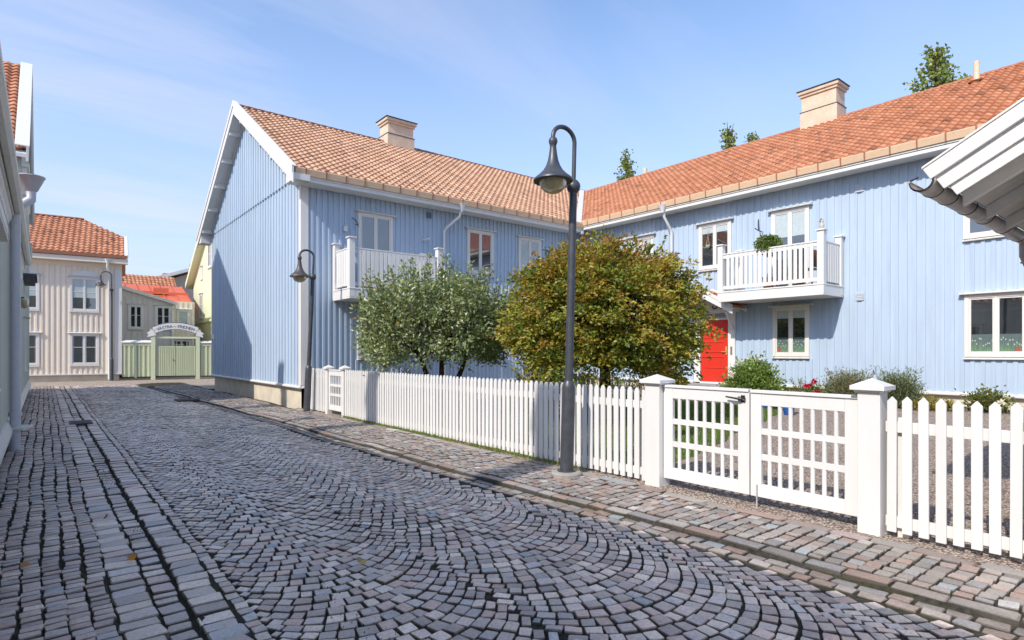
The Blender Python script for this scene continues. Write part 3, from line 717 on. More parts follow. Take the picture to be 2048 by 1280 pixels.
# small fittings on the walls
def louvre(B, u, z, mt, s=.10):
    m = MB(); m.bx(B, u - s, u + s, .02, .034, z - s, z + s)
    for i in range(5): m.bx(B, u - s, u + s, .034, .044, z - s + i * .04 + .005, z - s + i * .04 + .028)
    m.build('wall_vent', mt, blue)
LV = flat('dark blue vent', (.13, .18, .25), .5)
louvre(BB, AY - 5.87, 5.64, flat('pale vent', (.5, .55, .6), .5)); louvre(BB, AY - 5.86, 2.91, flat('pale vent grille', (.5, .55, .6), .5)); louvre(BA, 9.25 - GX, 5.72, LV, .08); louvre(BB, AY - 14.55, 5.72, LV, .08)
m = MB(); m.bx(BA, 6.50 - GX, 6.60 - GX, .0, .09, 4.88, 5.04); m.bx(BA, 6.53 - GX, 6.57 - GX, .0, .12, 5.04, 5.07); m.build('wall_lamp', WHITE, blue, bevel=.01)
m = MB(); m.tube([(6.76, 15.54, 5.30), (6.8, 15.38, 5.2), (6.86, 15.36, 5.02)], .012, 6); m.tube([(6.86, 15.55, 5.12), (6.86, 15.33, 5.1)], .01, 6); m.build('wall_hook', BLACK, blue)
m = MB(); m.tube([(15.97, 8.52, 5.32), (15.86, 8.47, 5.15), (15.75, 8.40, 4.98)], .014, 6); m.tube([(15.97, 8.40, 4.94), (15.7, 8.40, 4.96), (15.66, 8.46, 5.02)], .014, 6); m.build('wall_hook', BLACK, blue)
m = MB(); m.tube([(9.02, 15.55, 4.94), (9.1, 15.25, 4.95)], .025, 8); m.build('wall_spout', WHITE, blue)
# red front door with canopy
m = MB()
for a, b in ((10.62, 10.40), (9.45, 9.23)): m.bx(BB, AY - a, AY - b, .0, .07, .58, 2.74)
m.bx(BB, AY - 10.40, AY - 9.45, 0, .066, 2.49, 2.54); m.bx(BB, AY - 10.40, AY - 9.45, 0, .066, 2.69, 2.9); m.bx(BB, AY - 10.62, AY - 9.23, -.05, .068, 2.742, 3.0); m.bx(BB, AY - 9.94, AY - 9.91, 0, .05, 2.54, 2.69)
m.bx(BB, AY - 10.40, AY - 9.45, -.05, .09, .545, .60)
dr = m.build('door_frame', WHITE, blue, bevel=.005)
m = MB(); m.bx(BB, AY - 10.395, AY - 9.455, -.03, .03, .602, 2.485)
for z in (1.02, 1.35, 1.50, 1.80, 1.93):
    m.bx(BB, AY - 10.25, AY - 9.62, .028, .045, z, z + .035)
door = m.build('door', REDDOOR, blue, bevel=.006)
m = MB(); m.tube([pt(BB, AY - 9.53, .02, 1.52), pt(BB, AY - 9.53, .075, 1.52), pt(BB, AY - 9.66, .08, 1.52)], .013, 8); m.bx(BB, AY - 9.56, AY - 9.50, .03, .038, 1.44, 1.68); m.build('handle', flat('brass handle', (.5, .3, .1), .35), door)
m = MB(); m.bx(BB, AY - 10.395, AY - 9.945, .0, .02, 2.545, 2.688); m.bx(BB, AY - 9.905, AY - 9.455, 0, .02, 2.545, 2.688); m.build('transom_pane', GLASS, dr)
m = MB(); m.bx(BB, AY - 9.36, AY - 9.31, .07, .10, 1.45, 1.68); m.build('door_bell', flat('grey bell plate', (.2, .2, .2), .4), dr)
PYC, PZR, PZE, PHW, PD = 9.92, 3.36, 2.80, 1.04, .85; sl_ = (PZR - PZE) / PHW
can = None
for s_ in (-1, 1):
    k = math.hypot(PHW, PZR - PZE); upv = Vector((0, -s_ * PHW / k, (PZR - PZE) / k))
    e_ = (1, 0, 0) if s_ == 1 else (-1, 0, 0)
    E0 = (BXW - PD, PYC + s_ * PHW, PZE) if s_ == 1 else (BXW - .02, PYC + s_ * PHW, PZE)
    o, _ = tiles('canopy', E0, e_, upv, PD - .02, k, blue, TILE, pitch=.2, row=.3, amp=.02)
    if can is None: can = o
m = MB()
for s_ in (-1, 1):
    ye = PYC + s_ * (PHW + .05)
    for x0, t0, t1 in ((BXW - PD - .05, -.18, .07), (BXW - PD - .065, -.01, .09), (BXW - .16, -.10, .08)):
        m.prism([(x0, ye, PZE - sl_ * .05 + t0), (x0, PYC, PZR + t0), (x0, PYC, PZR + t1), (x0, ye, PZE - sl_ * .05 + t1)], (.035, 0, 0))
    m.prism([(BXW - PD, ye, PZE - .06), (BXW - PD, PYC, PZR - .06), (BXW - PD, PYC, PZR - .03), (BXW - PD, ye, PZE - .03)], (PD - .02, 0, 0))
    yb = PYC + s_ * .58
    m.bar((BXW - PD + .1, yb + s_ * .22, PZE - .10), (BXW - .05, yb + s_ * .04, PZE - .62), .06, .07); m.bar((BXW - PD, yb + s_ * .22, PZE - .06), (BXW - .02, yb + s_ * .22, PZE - .06), .07, .07)
m.prism([(BXW - .1, PYC - .8, PZE + .0), (BXW - .1, PYC + .8, PZE + .0), (BXW - .1, PYC, PZR - .1)], (.04, 0, 0))
m.build('canopy_frame', WHITE, can, bevel=.004)
def text_mesh(txt, size, ext=.004):
    c = bpy.data.curves.new('glyph', 'FONT'); c.body = txt; c.size = size; c.extrude = ext; c.align_x = 'CENTER'
    o = bpy.data.objects.new('glyph', c); COL.objects.link(o); dg = bpy.context.evaluated_depsgraph_get(); me = bpy.data.meshes.new_from_object(o.evaluated_get(dg))
    bpy.data.objects.remove(o); return me
def add_text(mb, txt, size, M, ext=.004):
    me = text_mesh(txt, size, ext); mb.add([M @ v_.co for v_ in me.vertices], [tuple(p.vertices) for p in me.polygons]); bpy.data.meshes.remove(me)
def face_mat(p, right, n=None):
    r = V(right).normalized(); u = UP; nn = r.cross(u); return Matrix(((r.x, u.x, nn.x, p[0]), (r.y, u.y, nn.y, p[1]), (r.z, u.z, nn.z, p[2]), (0, 0, 0, 1)))
m = MB()
for y in (9.86, 9.64):
    m.tube([(BXW - .115, y + .085 * math.cos(t_), 2.90 + .07 * math.sin(t_)) for t_ in np.linspace(2.6, 6.6, 10)], .014, 6)
m.build('iron_scroll', BLACK, can)
#PART4
# ------------------------------------------------------------------ white fence, gates
FX = 5.5
def gate_post(y, h, w_, label, group='capped white gate posts'):
    m = MB(); m.box(FX - w_ / 2, FX + w_ / 2, y - w_ / 2, y + w_ / 2, -.06, h)
    g = thing('gate_post', (FX, y, 0), label, 'post', group); m.build('shaft', WHITE, g, bevel=.006)
    m = MB(); a = w_ / 2 + .045; b = w_ / 2 + .02
    m.box(FX - b, FX + b, y - b, y + b, h + .001, h + .018); m.box(FX - a, FX + a, y - a, y + a, h + .018, h + .055)
    p = [(FX - a, y - a, h + .055), (FX + a, y - a, h + .055), (FX + a, y + a, h + .055), (FX - a, y + a, h + .055), (FX, y, h + .12)]
    m.add(p, [(0, 1, 4), (1, 2, 4), (2, 3, 4), (3, 0, 4)]); m.build('cap', WHITE, g, bevel=.004); return g
def fence(y0, y1, pitch, wd, z0, z1, tip, label, posts, rnd=False):
    f = thing('picket_fence', (FX, y0, 0), label, 'fence', 'white picket fence sections')
    n = int(round((y1 - y0) / pitch)); pitch = (y1 - y0) / n
    m = MB()
    for i in range(n):
        y = y0 + (i + .5) * pitch + random.uniform(-.003, .003); a = y - wd / 2; b = y + wd / 2; t_ = z1 + random.uniform(-.006, .006); x = FX - .045 + random.uniform(-.0025, .0025)
        zb = z0 + random.uniform(-.006, .006); ln = random.uniform(-.005, .005)
        if rnd: prof = [(a + ln, t_ - tip), (a + wd * .16 + ln, t_ - tip * .42), (y - wd * .12 + ln, t_ - .002), (y + wd * .12 + ln, t_ - .002), (b - wd * .16 + ln, t_ - tip * .42), (b + ln, t_ - tip)]
        else: prof = [(a + ln, t_ - tip), (y + ln, t_), (b + ln, t_ - tip)]
        m.prism([(x, a, zb)] + [(x, p, q) for p, q in prof] + [(x, b, zb)], (.022, 0, 0))
    m.build('pickets', WHITE, f, bevel=.003)
    for z in (.905, .12):
        m = MB(); m.box(FX - .020, FX + .02, y0 + .005, y1 - .005, z - .045, z + .045); m.build('rail', WHITE, f, bevel=.004)
    for y in posts:
        m = MB(); m.box(FX + .021, FX + .10, y - .04, y + .04, -.05, .98); m.build('post', WHITE, f, bevel=.004)
    return f
fence(4.255, 12.985, .1065, .071, .025, 1.11, .055, 'long white picket fence with rounded tips running between the two gates', [4.4, 6.2, 8.0, 9.8, 11.6, 12.8], True)
fence(14.14, 15.36, .098, .066, .02, 1.10, .05, 'short white picket fence section between the house corner and the narrow gate', [14.25, 15.25], True)
fence(.92, 1.82, .1125, .07, .035, 1.16, .04, 'white picket fence section with sharp arrow tips at right of the double gate', [1.7])
m = MB(); m.box(FX - .06, FX + .05, .78, .915, -.05, 1.02); m.box(FX - .072, FX - .061, .70, .91, .93, 1.03)
eg = thing('end_post', (FX, .85, 0), 'flat topped white end post closing the arrow tip fence by the garage', 'post'); m.build('shaft', WHITE, eg, bevel=.004)
gate_post(4.15, 1.15, .2, 'broad white capped post at left of the double gate, near the lamp'); gate_post(1.92, 1.185, .175, 'broad white capped post between the double gate and the arrow tip fence')
gate_post(14.06, 1.08, .13, 'slim white capped post on the house side of the narrow gate'); gate_post(13.06, 1.09, .13, 'slim white capped post where the long fence meets the narrow gate')
def leaf(y0, y1, zb, zt, label, nbar=7, handle=False, sw=.12, small=False):
    """gate leaf: stiles, three openings with round bars"""
    g = thing('gate_leaf', (FX, y0, 0), label, 'gate', 'leaves of the white double gate' if not small else None)
    m = MB(); x0, x1 = FX - .03, FX + .015
    m.box(x0, x1, y0, y0 + sw, zb, zt - .03); m.box(x0, x1, y1 - sw, y1, zb, zt - .03)
    m.box(x0 + .001, x1 - .001, y0 + sw, y1 - sw, zb, zb + .125); m.box(x0 + .001, x1 - .001, y0 + sw, y1 - sw, zt - .15, zt - .03)
    m.box(x0 - .015, x1 + .02, y0 + .002, y1 - .002, zt - .029, zt)
    h0, h1 = zb + .125, zt - .15; mids = [h0 + (h1 - h0) * .345, h0 + (h1 - h0) * .67]
    for z in mids: m.box(x0 + .004, x1 - .004, y0 + sw, y1 - sw, z - .03, z + .03)
    m.build('frame', WHITE, g, bevel=.004)
    ys = [y0 + sw + (y1 - y0 - 2 * sw) * (i + .75) / (nbar + .5) for i in range(nbar)]
    for y in ys:
        m = MB(); zs = [h0] + [q for z in mids for q in (z - .03, z + .03)] + [h1]
        for a, b in zip(zs[::2], zs[1::2]): m.tube([(FX - .008, y, a - .002), (FX - .008, y, b + .002)], .021 if not small else .014, 10)
        m.build('bar', WHITE, g, 40)
    if handle:
        m = MB(); hy = y0 + .065; m.tube([(FX - .031, hy, zt - .1), (FX - .07, hy, zt - .1), (FX - .078, hy + .02, zt - .1), (FX - .08, hy + .16, zt - .085)], [.011, .011, .011, .008], 8)
        m.box(FX - .034, FX - .0305, hy - .022, hy + .022, zt - .135, zt - .065); m.tube([(FX - .05, hy - .03, zt - .085), (FX - .05, hy + .04, zt - .115)], .012, 6); m.tube([(FX - .05, hy - .03, zt - .115), (FX - .05, hy + .04, zt - .085)], .012, 6)
        m.build('handle', BLACK, g, 40)
    return g
leaf(3.015, 4.04, .10, 1.155, 'narrower left leaf of the white double gate with the black lever handle', handle=True)
lf = leaf(2.02, 3.00, .10, 1.15, 'right leaf of the white double gate without any handle', sw=.11)
m = MB(); m.tube([(FX - .04, 2.93, .22), (FX - .04, 2.93, -.02)], .008, 6); m.build('drop_bolt', flat('zinc bolt', (.4, .4, .4), .4), lf)
leaf(13.14, 13.98, .10, 1.09, 'narrow white garden gate between two slim posts beside the far lamp', nbar=6, small=True, sw=.09)

# ------------------------------------------------------------------ street lamps
def lamp(name, x, y, lean, label, hgt=4.31, arm=.36, shade=DARKMET, foot=True, group='curved arm street lamps', ang=PI):
    g = thing(name, (x, y, 0), label, 'street lamp', group); g.rotation_euler = (0, 0, 0)
    L = Vector((lean[0], lean[1], 1)); at = lambda z: V((x, y, 0)) + L * z; dv = V((math.cos(ang), math.sin(ang), 0)); k = hgt / 4.38
    m = MB(); m.tube([at(z) for z in (-.05, 1.08, 1.12, 1.17)], [.085, .082, .078, .052], 18); b = m.build('base_tube', DARKMET, g, 40)
    zj = 3.59 * k
    m = MB(); m.tube([at(1.15), at(zj)], [.052, .046], 16); m.build('pole', DARKMET, g, 40)
    m = MB(); c = at(zj + .03); m.lathe([(.02, -.085), (.05, -.075), (.078, -.04), (.086, 0), (.078, .04), (.05, .075), (.02, .085)], c, 18); m.build('joint_ball', DARKMET, g, True)
    R = arm / 2; zc = hgt - R * .84 - .03 - .03; top = at(zc)
    pts = [at(zj + .1), at((zj + zc) / 2), top]; 
    for i in range(1, 15):
        t_ = PI * i / 14 * 1.0; pts.append(top + dv * (R - R * math.cos(t_)) + UP * (R * .84 * math.sin(t_)))
    e = pts[-1]; pts.append(e - UP * .06)
    m = MB(); m.tube(pts, .027, 12); m.build('arm', DARKMET, g, 40)
    e = pts[-1]; m = MB()
    m.lathe([(.015, .055), (.045, .035), (.055, 0), (.045, -.035), (.038, -.05), (.041, -.09), (.05, -.16), (.062, -.225), (.085, -.29), (.12, -.35), (.17, -.40), (.215, -.435), (.235, -.455), (.238, -.475), (.228, -.485), (.2, -.47), (.1, -.46)], e, 28)
    s_ = m.build('shade', shade, g, 50)
    m = MB(); m.lathe([(.17, -.465)] + [(.168 * math.cos(a), -.475 - .15 * math.sin(a)) for a in np.linspace(0, PI / 2 * .98, 9)], e, 24); m.build('globe', GLOBE, s_, True)
    if foot:
        m = MB(); m.lathe([(.19, -.06), (.19, .028), (.175, .045), (.12, .05)], (x, y, 0), 22); m.build('foot', CONC, g, 40)
        m = MB(); m.lathe([(.115, 0), (.115, .018), (.09, .022)], (x, y, .048), 18); m.build('flange', DARKMET, g, 40)
    return g
lamp('street_lamp', 5.04, 5.17, (.012, -.022), 'tall nearest street lamp standing on the pavement before the long fence')
lamp('street_lamp', 5.25, 14.9, (.03, -.045), 'street lamp at the gable corner of the blue house', shade=LAMPBRN, foot=False, hgt=4.16)
lamp('street_lamp', 2.86, 38.15, (0, 0), 'distant street lamp in front of the cream house beside its downpipe', hgt=5.9, arm=.5, foot=False, ang=PI * 1.05)

# ------------------------------------------------------------------ foliage
def leaves(P, D, length, width, cols, droop=.3, rnd=.6):
    """P points, D preferred directions -> folded leaf blades, one colour per face"""
    n = len(P); D = D + RG.normal(0, rnd, (n, 3)); D /= np.linalg.norm(D, axis=1)[:, None]
    r = RG.normal(0, 1, (n, 3)); S_ = np.cross(D, r); S_ /= np.linalg.norm(S_, axis=1)[:, None]; N = np.cross(S_, D)
    flip = np.where(N[:, 2:3] < 0, -1, 1); N = N * flip
    l = length * RG.uniform(.7, 1.25, (n, 1)); w_ = width * RG.uniform(.75, 1.2, (n, 1))
    a = P; tip = P + D * l - N * l * droop * .4; mid = P + D * l * .45
    v = np.stack([a, mid + S_ * w_ * .5 + N * w_ * .18, tip, mid - S_ * w_ * .5 + N * w_ * .18], 1).reshape(-1, 3)
    o = np.arange(n)[:, None] * 4; t_ = np.concatenate([np.array([[0, 1, 2]]) + o, np.array([[0, 2, 3]]) + o])
    return v, t_, np.concatenate([cols, cols])
def pal_cols(n, pal, var=.2):
    pal = np.array(pal); return pal[RG.integers(0, len(pal), n)] * RG.uniform(1 - var, 1 + var, (n, 1))
def unit(n):
    u = RG.normal(0, 1, (n, 3)); return u / np.linalg.norm(u, axis=1)[:, None]
def branch_mesh(base, tips, r0, forks=5, rmin=.006, trunk_top=None):
    m = MB(); base = V(base); tt = V(trunk_top)
    m.tube([base + V((0, 0, -.1)), base + V((.01, .0, .02)), base.lerp(tt, .5) + V((.02, .015, 0)), tt], [r0 * 1.35, r0 * 1.1, r0 * .95, r0 * .8], 10)
    for p in tips:
        p = V(p); d = (p - tt); q1 = tt + d * .35 + V((random.uniform(-.1, .1), random.uniform(-.1, .1), d.length * .10)); q2 = tt + d * .7 + V((random.uniform(-.08, .08), random.uniform(-.08, .08), d.length * .06))
        m.tube([tt - V((0, 0, .05)), q1, q2, p], [r0 * .42, r0 * .26, r0 * .13, rmin], 6, False)
    return m

def tree_golden():
    t = thing('hornbeam_tree', (8.62, 7.75, .08), 'round topped garden tree turning golden bronze, behind the long fence beside the red door', 'tree')
    C = np.array([8.58, 7.80, 2.12]); pos = []; dirs = []; top = []
    M = 1350
    u = unit(M); u[:, 2] = np.where(u[:, 2] < -.74, -u[:, 2] * .6, u[:, 2]); u /= np.linalg.norm(u, axis=1)[:, None]
    lump = 1 + .10 * np.sin(u[:, 0] * 5 + 1) * np.cos(u[:, 1] * 4.3 + u[:, 2] * 5) + .07 * np.sin(u[:, 2] * 9 + u[:, 0] * 6)
    rad = np.array([2.14, 2.14, 0]) ; rz = np.where(u[:, 2] > 0, 1.40, 1.46)
    rr = (.42 + .58 * RG.random(M) ** .45) * lump
    c = C + np.stack([u[:, 0] * 1.78 * rr, u[:, 1] * 1.78 * rr, u[:, 2] * rz * rr], -1)
    for i in range(M):
        n = RG.integers(30, 56); ax = u[i] * np.array([1, 1, .45]) + RG.normal(0, .25, 3); ax /= np.linalg.norm(ax)
        L = RG.uniform(.35, .72); s = RG.random(n); side = np.cross(ax, [0, 0, 1]); side /= np.linalg.norm(side) + 1e-6
        off = ax[None] * (s[:, None] - .35) * L + side[None] * RG.normal(0, .13, (n, 1)) * (1.1 - .6 * s[:, None]) + np.array([0, 0, 1.0])[None] * RG.normal(0, .045, (n, 1)) - np.array([0, 0, .12])[None] * (s[:, None] ** 2) * L
        pos.append(c[i] + off); dirs.append(ax + side * RG.normal(0, .8, (n, 1))); top.append(np.full(n, i))
    # wispy shoots breaking the outline
    for i in range(80):
        a = RG.uniform(0, 2 * PI); e = RG.uniform(.0, 1.25); d = np.array([math.cos(a) * math.cos(e), math.sin(a) * math.cos(e), math.sin(e)])
        p0 = C + d * np.array([1.76, 1.76, 1.4]); L = RG.uniform(.15, .42); n = 18; s = RG.random(n); dd = d * .6 + np.array([0, 0, .5])
        pos.append(p0 + dd[None] * s[:, None] * L + RG.normal(0, .03, (n, 3))); dirs.append(np.tile(dd, (n, 1))); top.append(np.full(n, i % M))
    P_ = np.concatenate(pos); D = np.concatenate(dirs); idx = np.concatenate(top)
    hue = RG.random(M)[idx]; hgt = np.clip((P_[:, 2] - .9) / 2.9, 0, 1)
    gold = pal_cols(len(P_), [(.45, .39, .06), (.38, .37, .055), (.47, .36, .06), (.35, .37, .06)]); bron = pal_cols(len(P_), [(.38, .20, .05), (.33, .19, .05), (.42, .24, .055)]); gre = pal_cols(len(P_), [(.15, .20, .035), (.19, .23, .045), (.12, .16, .03)])
    k = hue + RG.normal(0, .18, len(P_)) ; kb = hgt * .8 + RG.normal(0, .16, len(P_))
    col = np.where((k < .52 - .25 * hgt)[:, None], gre, gold); col = np.where(((kb > .64) & (k > .35) | (k > .96))[:, None], bron, col)
    v, q, fc_ = leaves(P_, D, .088, .046, col, .4, .55)
    link('foliage', npmesh('foliage', v, None, q, fc_), LEAF_Y, t, False)
    tips = [c[i] for i in range(0, M, 9)]
    branch_mesh((8.62, 7.75, .08), tips, .125, trunk_top=(8.62, 7.76, 1.25)).build('trunk', BARK, t, True)
tree_golden()

def tree_apple():
    x0, y0 = 7.15, 11.45
    t = thing('apple_tree', (x0, y0, .05), 'grey green leafy tree with upright shoots in front of the left balcony', 'tree')
    C = np.array([x0 - .12, y0 - .05, 1.95]); pos = []; dirs = []; idx = []; M = 900
    u = unit(M); u[:, 2] = np.where(u[:, 2] < -.72, -u[:, 2] * .5, u[:, 2])
    rr = (.38 + .62 * RG.random(M) ** .5) * (1 + .12 * np.sin(u[:, 0] * 6) * np.cos(u[:, 1] * 5 + 1))
    c = C + np.stack([u[:, 0] * 1.85 * rr, u[:, 1] * 1.75 * rr, u[:, 2] * np.where(u[:, 2] > 0, 1.05, 1.02) * rr], -1)
    for i in range(M):
        n = RG.integers(22, 40); ax = u[i] * np.array([.7, .7, .3]) + np.array([0, 0, .35]) + RG.normal(0, .3, 3); ax /= np.linalg.norm(ax); L = RG.uniform(.3, .55); s = RG.random(n)
        pos.append(c[i] + ax[None] * (s[:, None] - .4) * L + RG.normal(0, .075, (n, 3))); dirs.append(ax + RG.normal(0, .6, (n, 3))); idx.append(np.full(n, i))
    shoots = []
    for i in range(210):                                           # upright water shoots along the top
        a = RG.uniform(0, 2 * PI); r_ = math.sqrt(RG.random()) * 1.75; px_, py_ = C[0] + r_ * math.cos(a), C[1] + r_ * math.sin(a)
        zb = C[2] + .55 * math.sqrt(max(0.05, 1 - (r_ / 1.7) ** 2)); L = RG.uniform(.55, 1.25) * (1.05 - .28 * r_ / 1.6); n = int(34 * L); s = RG.random(n) ** .85
        ln = RG.normal(0, .1, 2) + np.array([math.cos(a), math.sin(a)]) * r_ * .12
        b = np.array([px_, py_, zb]); ax = np.array([ln[0], ln[1], 1.0])
        pos.append(b + ax[None] * s[:, None] * L + RG.normal(0, .02, (n, 3))); dd = RG.normal(0, .7, (n, 3)); dd[:, 2] = np.abs(dd[:, 2]) * .5 + .45
        dirs.append(dd); idx.append(np.full(n, i)); shoots.append((b, b + ax * L))
    P_ = np.concatenate(pos); D = np.concatenate(dirs); n = len(P_)
    col = pal_cols(n, [(.20, .27, .075), (.25, .32, .10), (.31, .36, .14), (.15, .21, .06), (.38, .42, .19)], .22)
    m_ = RG.random(n) < .02; col[m_] = (.32, .20, .05)
    v, q, fc_ = leaves(P_, D, .098, .048, col, .25, .35); link('foliage', npmesh('foliage', v, None, q, fc_), LEAF_G, t, False)
    m = MB()
    for dxy, tp in (((-.02, .0), (x0 - .55, y0 + .1, 1.55)), ((.03, .05), (x0 + .06, y0 + .1, 1.75)), ((.08, -.03), (x0 + .62, y0 - .2, 1.6))):
        b = V((x0 + dxy[0], y0 + dxy[1], -.02)); tpv = V(tp); m.tube([b, b.lerp(tpv, .35) + V((0, 0, .12)), b.lerp(tpv, .7), tpv], [.085, .07, .055, .04], 9)
        for i in range(16):
            p = V(c[RG.integers(0, M)]); m.tube([tpv - V((0, 0, .1)), tpv.lerp(p, .5) + V((0, 0, .1)), p], [.03, .018, .006], 6, False)
    for b, e in shoots: m.tube([V(b) - V((0, 0, .25)), V(b), V(e)], [.01, .008, .003], 5, False)
    m.build('trunk', BARK, t, True)
tree_apple()

def shrub(name, x, y, z, rx, ry, h, n, lf_, pal, label, cat='shrub', up=.4, wisps=0, flowers=None, fcol=None, fs=.05, group=None, stems=True):
    t = thing(name, (x, y, z), label, cat, group); pos = []; dirs = []
    k = max(8, n // 22); u = unit(k); u[:, 2] = np.abs(u[:, 2]); rr = .3 + .7 * RG.random(k) ** .5
    c = np.array([x, y, z + h * .12]) + u * np.array([rx, ry, h * .86]) * rr[:, None]
    for i in range(k):
        q = n // k; ax = u[i] + np.array([0, 0, up]); s = RG.random(q)
        pos.append(c[i] + ax[None] * (s[:, None] - .6) * h * .28 + RG.normal(0, .16 * min(rx, h), (q, 3)) * np.array([1, 1, .6])); dirs.append(np.tile(ax, (q, 1)))
    for i in range(wisps):
        a = RG.uniform(0, 2 * PI); d = np.array([math.cos(a) * .5, math.sin(a) * .5, 1.0]); b = np.array([x + math.cos(a) * rx * .6, y + math.sin(a) * ry * .6, z + h * .6]); q = 9; s = RG.random(q)
        pos.append(b + d[None] * s[:, None] * h * RG.uniform(.45, .75)); dirs.append(np.tile(d, (q, 1)))
    P_ = np.concatenate(pos); P_[:, 2] = np.maximum(P_[:, 2], z + .015); D = np.concatenate(dirs)
    v, q, fc_ = leaves(P_, D, lf_[0], lf_[1], pal_cols(len(P_), pal, .25), .3, .6); link('foliage', npmesh('foliage', v, None, q, fc_), LEAF, t, False)
    if stems:
        m = MB()
        for i in range(0, k, 2): m.tube([(x + RG.normal(0, .03), y + RG.normal(0, .03), z - .03), tuple((np.array([x, y, z]) + c[i]) / 2 + [0, 0, .05 * h]), tuple(c[i])], [.008, .006, .003], 5, False)
        m.build('stem', BARK, t, True)
    if flowers:
        for i in range(flowers):
            j = RG.integers(0, k); d = u[j]; p = np.array([x, y, z + h * .14]) + d * np.array([rx, ry, h * .9]) * 1.04; p[0] -= rx * .15
            pp = np.tile(p, (16, 1)) + RG.normal(0, fs * .25, (16, 3)); v, q, fc_ = leaves(pp, unit(16) + np.array([-.3, -.3, .5]), fs, fs * .9, pal_cols(16, fcol, .1), -.3, .4); link('flower', npmesh('flower', v, None, q, fc_), PETAL, t, False)
    return t
GP = [(.15, .24, .05), (.19, .28, .055), (.25, .31, .08), (.11, .17, .04)]
LP = [(.20, .23, .12), (.26, .27, .16), (.15, .18, .09), (.32, .24, .15)]
YP = [(.36, .30, .04), (.28, .28, .05), (.20, .22, .04), (.34, .22, .05)]
WH = [(.78, .76, .66)]; RD = [(.55, .012, .05), (.42, .01, .04)]
shrub('rose_bush', 14.6, 7.95, .24, .72, .60, 1.03, 8500, (.085, .055), [(.17, .27, .055), (.22, .31, .065), (.28, .34, .09), (.12, .18, .04)], 'large green rose bush with white blooms beside the red door', flowers=7, fcol=WH, fs=.075)
shrub('lavender', 15.45, 5.9, .27, .55, .55, .66, 9000, (.075, .018), LP, 'wide grey green lavender clump left of the slimmer one by the gate post', up=.9, wisps=46)
shrub('lavender', 15.0, 4.75, .27, .45, .45, .72, 8000, (.075, .018), LP[:3] + [(.11, .15, .06)], 'darker lavender clump seen just right of the capped gate post', up=.9, wisps=40)
shrub('ornamental_grass', 15.3, 6.95, .27, .30, .25, .42, 700, (.11, .008), [(.24, .24, .10), (.17, .19, .07), (.30, .27, .14)], 'small tuft of pale feathery grass under the ground floor window', 'grass', up=1.2, wisps=14)
shrub('red_rose', 14.8, 6.42, .27, .26, .24, .46, 420, (.06, .04), GP, 'low rose plant with deep red blooms between grass and lavender', 'flower', flowers=6, fcol=RD, fs=.085)
shrub('white_rose', 15.2, 3.15, .26, .5, .35, .5, 1100, (.07, .045), [(.14, .17, .035), (.19, .19, .05), (.10, .13, .03)], 'sparse low rose with white bloom in front of the plinth behind arrow tip pickets', 'flower', flowers=3, fcol=WH, fs=.07)
shrub('yellow_perennial', 14.8, 4.05, .25, .34, .5, .28, 1300, (.055, .03), YP, 'low yellow leaved plants on the gravel between lavender and sparse rose', 'plant')
shrub('ground_cover', 15.45, 7.35, .27, .45, .4, .2, 1200, (.05, .03), [(.26, .28, .06), (.18, .22, .05)], 'flat yellow green plants at the wall foot right of the big rose bush', 'plant')
shrub('golden_shrub', 6.55, 12.5, .03, .42, .42, 1.3, 900, (.05, .03), YP, 'yellow leaved shrub against the blue wall left of the apple trunks')
shrub('golden_shrub', 8.55, 9.75, .08, .55, .5, 1.12, 1100, (.05, .03), YP + GP[:2], 'yellowish shrub between the two garden trees, left of the near lamp')
shrub('golden_shrub', 8.2, 8.85, .08, .34, .34, .98, 620, (.05, .03), YP, 'small yellow bronze shrub just left of the near lamp pole')
shrub('garden_shrub', 11.9, 9.75, .2, .62, .5, .85, 1200, (.06, .035), GP + [(.25, .2, .06)], 'leafy green shrub behind the lawn at right of the white garden chair')
shrub('garden_shrub', 12.6, 11.6, .22, .9, .8, .7, 1200, (.06, .035), GP + [(.25, .24, .06)], 'wide low green shrub beyond the white garden chair in the inner corner')

def poplar(x, y, top, r, h, label, n):
    t = thing('poplar_tree', (x, y, -.16), label, 'tree', 'trees rising behind the right roof'); n = int(n * 1.7); pos = []; dirs = []
    for i in range(n // 24):
        f = RG.random() ** .8; z = top - f * h; rad = r * (math.sin(min(1, f * 1.35 + .02) * PI / 2) * (1 - .35 * max(0, f - .6))) ; a = RG.uniform(0, 2 * PI); q_ = math.sqrt(RG.random()) * rad
        L = RG.uniform(.5, 1.1); s = RG.random(24); ax = np.array([math.cos(a) * .35, math.sin(a) * .35, 1.0])
        pos.append(np.array([x + q_ * math.cos(a), y + q_ * math.sin(a), z]) + ax[None] * (s[:, None] - .6) * L + RG.normal(0, .10, (24, 3))); dirs.append(RG.normal(0, 1, (24, 3)) + np.array([0, 0, .3]))
    P_ = np.concatenate(pos); P_ = P_[P_[:, 2] < top + .1]; D = np.concatenate(dirs)[:len(P_)]
    v, q, fc_ = leaves(P_, D, .2, .15, pal_cols(len(P_), [(.20, .26, .06), (.27, .31, .08), (.36, .35, .10), (.14, .19, .05)], .25), .3, .5); link('crown', npmesh('crown', v, None, q, fc_), LEAF, t, False)
    m = MB(); m.tube([(x, y, -.3), (x + .05, y, top * .5), (x, y + .03, top - .4)], [.22, .13, .02], 8)
    for i in range(14):
        z = top - h * RG.uniform(.1, .95); a = RG.uniform(0, 2 * PI); m.tube([(x, y, z - .6), (x + .35 * r * math.cos(a), y + .35 * r * math.sin(a), z - .1), (x + .55 * r * math.cos(a), y + .55 * r * math.sin(a), z + .6)], [.05, .03, .01], 5, False)
    m.build('trunk', BARK, t, True)
